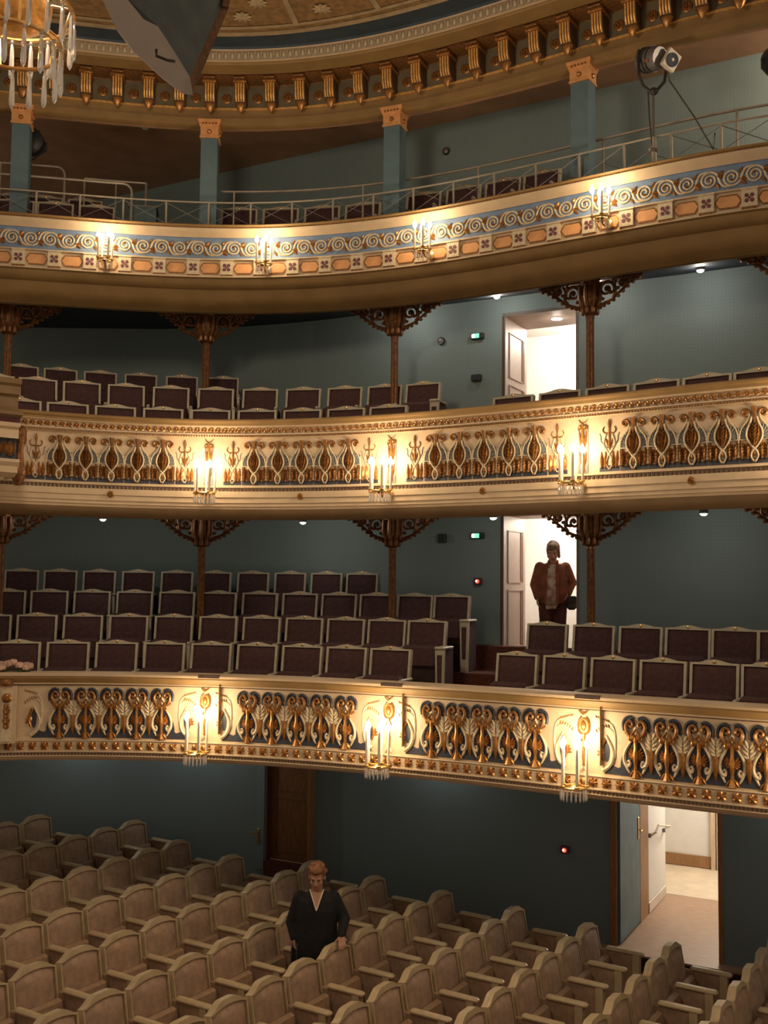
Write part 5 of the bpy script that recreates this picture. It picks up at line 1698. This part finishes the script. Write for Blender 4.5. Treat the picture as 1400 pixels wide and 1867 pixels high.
# ------------------------------------------------------------------ chandelier at the upper left
CH = thing('chandelier', 'crystal chandelier with brass bowl hanging at the upper left corner', 'chandelier', (-2.26, 6.0, 3.16))
m = MB(); m.lathe([(0.02, 0.11), (0.12, 0.125), (0.2, 0.165), (0.235, 0.22), (0.24, 0.27), (0.2, 0.28)], 24, 0); m.build('bowl', GOLDL, CH)
for rr, zz in ((0.30, 0.02), (0.365, 0.24)):
    m = MB(); m.tube([(rr * math.cos(a_), rr * math.sin(a_), zz) for a_ in [2 * PI * i / 32 for i in range(33)]], 0.014, 6, 0, False); m.build('ring', BRASS, CH)
for i in range(6):
    an = 2 * PI * i / 6
    m = MB(); m.tube([(0.1 * math.cos(an), 0.1 * math.sin(an), 0.2), (0.25 * math.cos(an), 0.25 * math.sin(an), 0.26), (0.365 * math.cos(an), 0.365 * math.sin(an), 0.24), (0.30 * math.cos(an), 0.30 * math.sin(an), 0.02)], 0.009, 5, 0); m.build('arm', BRASS, CH)
m = MB(); m.tube([(0, 0, 0.2), (0, 0, 3.25)], 0.02, 8, 0); m.lathe([(0.03, 0.3), (0.09, 0.36), (0.05, 0.5), (0.1, 0.62), (0.03, 0.75)], 12, 0); m.build('stem', BRASS, CH)
pr = MB(); pr.lathe([(0.003, 0), (0.007, -0.008), (0.013, -0.04), (0.018, -0.19), (0.014, -0.215), (0.001, -0.235)], 6, 0); m_pr = pr.mesh('prism', [CRYSTAL], 0.3)
bd = MB(); bd.ball((0, 0, 0.0), (0.013, 0.013, 0.015), 8, 0, 4); m_bd = bd.mesh('bead', [CRYSTAL], 0.3)
for i in range(18):
    an = 2 * PI * i / 18 + 0.1
    o = ob('prism', m_pr, CH, (0.30 * math.cos(an), 0.30 * math.sin(an), -0.005)); ob('bead', m_bd, o, (0, 0, 0.012))
for i in range(20):
    an = 2 * PI * i / 20
    o = ob('prism', m_pr, CH, (0.365 * math.cos(an), 0.365 * math.sin(an), 0.21)); ob('bead', m_bd, o, (0, 0, 0.012))
lamp('chandelier_light', (0, 0, 0.95), E_CHANDELIER, WARM2, 0.5, CH)
lamp('stalls_fill_light', (0, 0, -0.28), E_STALLS_FILL, WARM2, 0.7, CH, 'AREA')  # extra downward light, added to lift the stalls seats but not the cornice

# hanging lighting gondola (cream side, teal underside, brown edge board)
GD = thing('hanging_panel', 'cream and teal wedge-shaped hood hanging blurred in front of the cornice', 'hood', (0, 0, 0))


def P(x, y, Y):
    d = fwd + right * ((x - W_PX / 2) / F_PX) - up * ((y - H_PX / 2) / F_PX)
    return d * (Y / d.y)


tip_a, tip_b = P(334, 171, 5.6), P(352, 174, 5.6)
side = [P(150, -70, 5.0), P(190, 0, 5.15), P(215, 55, 5.25), P(246, 96, 5.35), P(300, 145, 5.5), tip_a, tip_b, P(346, 140, 5.58), P(322, 100, 5.5), P(288, 48, 5.4), P(262, 35, 5.35), P(225, -10, 5.2), P(190, -70, 5.05)]


def plate(pts, th, mm, nm):
    n_ = (pts[2] - pts[0]).cross(pts[len(pts) // 2 + 1] - pts[0]).normalized()
    if n_.y < 0:
        n_ = -n_
    k = len(pts)
    m_ = MB()
    vs_ = [tuple(p) for p in pts] + [tuple(p + n_ * th) for p in pts]
    m_.add(vs_, [tuple(range(k)), tuple(range(2 * k - 1, k - 1, -1))] + [(i, k + i, k + (i + 1) % k, (i + 1) % k) for i in range(k)], 0)
    return m_.build(nm, mm, GD, 0.3)


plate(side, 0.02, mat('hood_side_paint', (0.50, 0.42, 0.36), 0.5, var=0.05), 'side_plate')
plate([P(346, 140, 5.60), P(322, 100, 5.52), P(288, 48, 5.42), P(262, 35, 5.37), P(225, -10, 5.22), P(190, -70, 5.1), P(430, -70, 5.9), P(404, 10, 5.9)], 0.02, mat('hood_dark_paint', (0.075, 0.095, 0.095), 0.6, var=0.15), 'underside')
plate([P(404, 10, 5.88), P(416, 14, 5.9), P(440, -70, 5.9), P(425, -70, 5.88)], 0.03, WOODD, 'edge_board')
plate([P(346, 140, 5.6), P(350, 165, 5.62), P(360, 150, 5.64), P(418, 12, 5.92), P(402, 8, 5.9)], 0.02, WOODD, 'edge_board')
m = MB(); m.tube([P(285, 90, 5.28), P(285, 102, 5.28), P(305, 110, 5.32), P(318, 112, 5.36)], 0.008, 5, 0); m.build('handle', DKMET, GD)
for xx in (200, 420):
    m = MB(); A = P(xx, -66, 5.1 if xx == 200 else 5.88); m.tube([A, A + Vector((0, 0, 2.6))], 0.008, 5, 0); m.build('suspension_wire', DKMET, GD)


# ------------------------------------------------------------------ people
def loft(mb, rings, n=20, mi=0, a0=0.0, a1=2 * PI, y_off=0.0):
    """rings: (z, rx, ry, cx, cy); closed when it goes all the way round"""
    full = abs(a1 - a0 - 2 * PI) < 1e-6
    k = n if full else n + 1
    vs, fs = [], []
    for z, rx, ry, cx, cy in rings:
        for j in range(k):
            a_ = a0 + (a1 - a0) * j / n
            vs.append((cx + rx * math.cos(a_), cy + ry * math.sin(a_) + y_off, z))
    for i in range(len(rings) - 1):
        for j in range(n):
            q_ = (j + 1) % k if full else j + 1
            fs.append((i * k + j, i * k + q_, (i + 1) * k + q_, (i + 1) * k + j))
    if full:
        fs.append(tuple(range(k - 1, -1, -1)))
        fs.append(tuple((len(rings) - 1) * k + j for j in range(k)))
    mb.add(vs, fs, mi)


def limb(mb, pts, rad, n=10):
    mb.tube(pts, rad, n, 0)
    for p, r in zip(pts, rad):
        mb.ball(p, r * 0.995, 10, 0, 8)


def fused(mb, name, m, parent, voxel, it=4):
    o = mb.build(name, m, parent, 0)
    r = o.modifiers.new('fuse', 'REMESH')
    r.mode = 'VOXEL'; r.voxel_size = voxel; r.use_smooth_shade = True
    if it:
        sm = o.modifiers.new('soften', 'SMOOTH'); sm.factor = 0.5; sm.iterations = it
    return o


def hand(mb, wrist, d, nrm, side, curl):
    """palm along d, back of the hand toward nrm, thumb on the side given by side"""
    d = Vector(d).normalized(); nrm = Vector(nrm); nrm = (nrm - d * nrm.dot(d)).normalized()
    sd = d.cross(nrm) * side
    W_ = Vector(wrist)
    for t_ in (0.02, 0.045, 0.065):
        for u_ in (-0.022, 0.0, 0.022):
            mb.ball(W_ + d * t_ + sd * u_, 0.0165, 8, 0, 6)
    for i_, (u_, L_) in enumerate(((0.030, 0.062), (0.010, 0.072), (-0.010, 0.066), (-0.029, 0.052))):
        p0 = W_ + d * 0.075 + sd * u_
        c1, c2 = curl * 0.55, curl * 1.2
        p1 = p0 + (d * math.cos(c1) - nrm * math.sin(c1)) * L_ * 0.5
        p2 = p1 + (d * math.cos(c2) - nrm * math.sin(c2)) * L_ * 0.5
        limb(mb, [p0, p1, p2], [0.0095, 0.009, 0.0078], 8)
    t0 = W_ + d * 0.025 + sd * 0.03
    t1 = t0 + (d * 0.5 + sd * 0.75 - nrm * 0.3).normalized() * 0.035
    t2 = t1 + (d * 0.9 + sd * 0.2 - nrm * 0.4).normalized() * 0.03
    limb(mb, [t0, t1, t2], [0.0125, 0.0105, 0.009], 8)


def person(label, loc, rz, sc, bow, turn, arms, coat, coat_len, hair_m, hair_kind, trousers, girth=1.0):
    t = thing('person', label, 'person', loc, rz)
    t.scale = (sc, sc, sc)
    HM = Matrix.Translation((0, -0.02 - 0.05 * math.sin(bow), 1.515 - 0.02 * bow)) @ Matrix.Rotation(turn, 4, 'Z') @ Matrix.Rotation(bow, 4, 'X')

    def hp(x_, y_, z_):
        return HM @ Vector((x_, y_, z_))

    def hball(mb, c, r, n=12, rings=8, mi=0):
        b_ = MB(); b_.ball((0, 0, 0), r, n, 0, rings)
        mb.add([hp(p[0] + c[0], p[1] + c[1], p[2] + c[2]) for p in b_.v], b_.f, mi)
    # body: one continuous surface
    B = MB()
    hball(B, (0, 0.012, 0.025), (0.074, 0.092, 0.095), 16, 10)
    hball(B, (0, -0.022, -0.03), (0.060, 0.066, 0.082), 14, 10)
    hball(B, (0, -0.042, -0.082), (0.036, 0.036, 0.030), 12, 8)
    for sg in (-1, 1):
        hball(B, (sg * 0.036, -0.056, -0.03), (0.026, 0.024, 0.026))
        hball(B, (sg * 0.076, 0.012, -0.012), (0.011, 0.020, 0.032))
        hball(B, (sg * 0.030, -0.076, 0.022), (0.026, 0.012, 0.010))
    B.tube([hp(0, -0.080, 0.012), hp(0, -0.098, -0.018), hp(0, -0.104, -0.032)], [0.009, 0.012, 0.014], 8, 0)
    for sg in (-1, 1):
        hball(B, (sg * 0.011, -0.092, -0.034), (0.009, 0.010, 0.009))
    hball(B, (0, -0.080, -0.058), (0.024, 0.012, 0.007))
    hball(B, (0, -0.078, -0.068), (0.021, 0.012, 0.008))
    limb(B, [(0, 0.015, 1.33), (0, 0.005, 1.40), tuple(hp(0, 0.01, -0.05))], [0.062, 0.054, 0.053])
    loft(B, [(0.80, 0.16, 0.105, 0, 0.01), (0.92, 0.165, 0.11, 0, 0.01), (1.05, 0.14, 0.10, 0, 0.0), (1.2, 0.16, 0.10, 0, 0.0), (1.29, 0.15, 0.085, 0, 0.005), (1.325, 0.08, 0.06, 0, 0.01)])
    for sg in (-1, 1):
        limb(B, [(sg * 0.085, 0.0, 0.84), (sg * 0.09, -0.01, 0.46), (sg * 0.09, 0.01, 0.09)], [0.085, 0.055, 0.038])
        limb(B, [(sg * 0.09, 0.02, 0.045), (sg * 0.10, -0.14, 0.03)], [0.04, 0.03])
        A_ = arms[sg]
        limb(B, [(sg * 0.17, 0.01, 1.315), A_['elbow'], A_['wrist']], [0.052, 0.040, 0.027])
        hand(B, A_['wrist'], A_['dir'], A_['back'], A_['thumb'], A_['curl'])
    fused(B, 'body', SKIN, t, 0.0065, 3)
    # eyes and mouth
    for sg in (-1, 1):
        e = MB(); hball(e, (sg * 0.030, -0.080, 0.004), (0.009, 0.006, 0.005), 8, 6); e.build('eye', EYEW, t)
        e = MB(); e.tube([hp(sg * 0.014, -0.088, 0.024), hp(sg * 0.03, -0.090, 0.030), hp(sg * 0.048, -0.080, 0.022)], 0.0045, 5, 0); e.build('eyebrow', hair_m, t)
    e = MB(); e.tube([hp(-0.024, -0.084, -0.063), hp(0, -0.093, -0.061), hp(0.024, -0.084, -0.063)], [0.003, 0.0065, 0.003], 6, 0); e.build('mouth', LIPS, t)
    # hair
    Hh = MB()
    hball(Hh, (0, 0.030, 0.040), (0.088, 0.096, 0.096), 16, 10)
    hball(Hh, (0, -0.020, 0.088), (0.070, 0.070, 0.042), 14, 8)
    if hair_kind == 'short':
        for i_ in range(26):
            an = random.uniform(0, 2 * PI); el = random.uniform(0.0, 1.5)
            p_ = (0.085 * math.cos(an) * math.cos(el), 0.03 + 0.09 * math.sin(an) * math.cos(el), 0.045 + 0.095 * math.sin(el))
            if p_[1] < -0.03 and p_[2] < 0.075:
                continue
            hball(Hh, (p_[0] * 0.94, p_[1] * 0.94, p_[2] * 0.92), (0.026, 0.026, 0.022), 8, 6)
    else:
        for sg in (-1, 1):
            for zz, yy, rr in ((0.02, 0.0, 0.036), (-0.03, 0.015, 0.036), (-0.08, 0.025, 0.032)):
                hball(Hh, (sg * 0.066, yy, zz), (rr * 0.65, rr * 1.3, rr * 1.1), 10, 8)
        hball(Hh, (0, 0.07, -0.05), (0.075, 0.045, 0.07), 12, 8)
        hball(Hh, (-0.02, -0.066, 0.075), (0.05, 0.03, 0.026), 10, 8)
    fused(Hh, 'hair', hair_m, t, 0.008, 2)
    # coat or jacket
    K = MB()
    loft(K, [(z_, a_ * girth, b_ * girth, c_, d_) for z_, a_, b_, c_, d_ in ([(coat_len, 0.215, 0.145, 0, 0.01)] + ([(0.80, 0.23, 0.17, 0, 0.01)] if coat_len < 0.78 else [])) + [(0.95, 0.215, 0.16, 0, 0.0), (1.08, 0.20, 0.15, 0, -0.005), (1.2, 0.205, 0.15, 0, -0.005), (1.29, 0.20, 0.13, 0, 0.0), (1.335, 0.15, 0.10, 0, 0.01), (1.365, 0.055, 0.045, 0, 0.015)]])
    for sg in (-1, 1):
        A_ = arms[sg]
        w_ = Vector(A_['wrist']) - Vector(A_['dir']).normalized() * 0.01
        limb(K, [(sg * 0.165, 0.01, 1.30), A_['elbow'], tuple(w_)], [0.070, 0.060, 0.043])
    fused(K, 'coat', coat, t, 0.012, 5)
    L_ = MB()
    for sg in (-1, 1):
        limb(L_, [(sg * 0.085, 0.0, 0.86), (sg * 0.092, -0.01, 0.46), (sg * 0.092, 0.015, 0.10)], [0.105, 0.075, 0.062])
    fused(L_, 'trousers', trousers, t, 0.014, 3)
    for sg in (-1, 1):
        S_o = MB(); limb(S_o, [(sg * 0.09, 0.03, 0.045), (sg * 0.10, -0.10, 0.04), (sg * 0.105, -0.16, 0.03)], [0.046, 0.042, 0.032]); fused(S_o, 'shoe', LEATH, t, 0.01, 2)
    return t


WA = person('person in black coat standing among the stalls seats, one hand on a seat back', (-0.60, 10.12, -4.23), 0.05, 0.965, 0.30, -0.12,
            {-1: dict(elbow=(-0.245, 0.02, 1.06), wrist=(-0.215, -0.05, 0.93), **{'dir': (0.1, -0.15, -1), 'back': (-1, 0, 0)}, thumb=1, curl=1.0),
             1: dict(elbow=(0.275, -0.02, 1.10), wrist=(0.245, -0.215, 0.995), **{'dir': (0.05, -0.85, -0.35), 'back': (0, -0.3, 1)}, thumb=1, curl=0.7)},
            COATA, 0.50, HAIRA, 'short', COATA)
m = MB(); m.slab([(-0.055, 1.375), (0.055, 1.375), (0.0, 1.235)], -0.158, -0.10, 0)
m.v = [(x_, y_ + (z_ - 1.235) * 0.55, z_) for x_, y_, z_ in m.v]; m.build('neckline', SKIN, WA, 0)
for sg in (-1, 1):
    m = MB(); m.tube([(sg * 0.066, -0.055, 1.395), (sg * 0.052, -0.092, 1.36), (sg * 0.022, -0.142, 1.285), (0.0, -0.166, 1.225)], 0.007, 6, 0); m.build('collar_piping', PIPE, WA)
HBAG = thing('handbag', 'dark handbag with thin straps held by the person in the black coat', 'handbag', (-0.80, 10.03, -3.56))
m = MB(); m.rbox((0, 0, -0.10), (0.10, 0.24, 0.20), 0.03, 0); m.build('body', LEATH, HBAG, 0.6)
for xx in (-0.02, 0.03):
    m = MB(); m.tube([(xx, -0.07, -0.02), (xx, -0.04, 0.14), (xx, 0.0, 0.19), (xx, 0.04, 0.14), (xx, 0.07, -0.02)], 0.007, 6, 0); m.build('strap', LEATH, HBAG)

WB = person('person in russet jacket and pale blouse standing in the lower balcony doorway, looking down', (2.09, 12.88, -1.01), -0.03, 0.955, 0.55, -0.25,
            {-1: dict(elbow=(-0.235, 0.03, 1.07), wrist=(-0.205, -0.05, 0.90), **{'dir': (0.1, -0.1, -1), 'back': (-1, 0, 0)}, thumb=1, curl=0.6),
             1: dict(elbow=(0.262, 0.05, 1.10), wrist=(0.19, -0.05, 0.95), **{'dir': (-0.4, -0.2, -0.8), 'back': (0.8, -0.3, 0)}, thumb=-1, curl=0.8)},
            COATB, 0.83, HAIRB, 'bob', TROUS, 0.92)
m = MB(); loft(m, [(0.80, 0.219, 0.164, 0, 0.01), (0.95, 0.204, 0.154, 0, 0.0), (1.08, 0.190, 0.145, 0, -0.005), (1.2, 0.195, 0.145, 0, -0.005), (1.27, 0.185, 0.131, 0, 0.0), (1.34, 0.11, 0.097, 0, 0.01)], 10, 0, -PI * 0.67, -PI * 0.44)
o = m.build('blouse', TOPB, WB, 1.0)
sol = o.modifiers.new('thickness', 'SOLIDIFY'); sol.thickness = 0.01
m = MB(); loft(m, [(0.76, 0.215, 0.160, 0, 0.01), (0.80, 0.219, 0.164, 0, 0.01)], 10, 0, -PI * 0.66, -PI * 0.46); o = m.build('blouse_hem', TOPB, WB, 1.0)
sol = o.modifiers.new('thickness', 'SOLIDIFY'); sol.thickness = 0.01
for aa, sgn in ((-PI * 0.67, -1), (-PI * 0.44, 1)):
    m = MB(); m.tube([(0.219 * math.cos(aa), 0.01 + 0.168 * math.sin(aa), 0.83), (0.198 * math.cos(aa), 0.155 * math.sin(aa), 1.08), (0.19 * math.cos(aa), 0.142 * math.sin(aa), 1.25), (sgn * 0.055, -0.05, 1.385)], [0.018, 0.018, 0.022, 0.014], 6, 0, True, 0.5); m.build('lapel', COATB, WB)
SB = thing('shoulder_bag', 'small dark shoulder bag at the hip of the person in the doorway', 'handbag', (2.30, 12.76, -0.205))
m = MB(); m.rbox((0, 0, 0), (0.11, 0.10, 0.17), 0.025, 0); m.build('body', LEATH, SB, 0.6)
m = MB(); m.rbox((0, -0.045, 0.04), (0.10, 0.03, 0.09), 0.01, 0); m.build('flap', LEATH, SB, 0.6)
m = MB(); m.tube([(-0.03, 0.0, 0.08), (-0.06, 0.0, 0.22), (-0.05, 0.05, 0.46)], 0.006, 5, 0); m.build('strap', LEATH, SB)
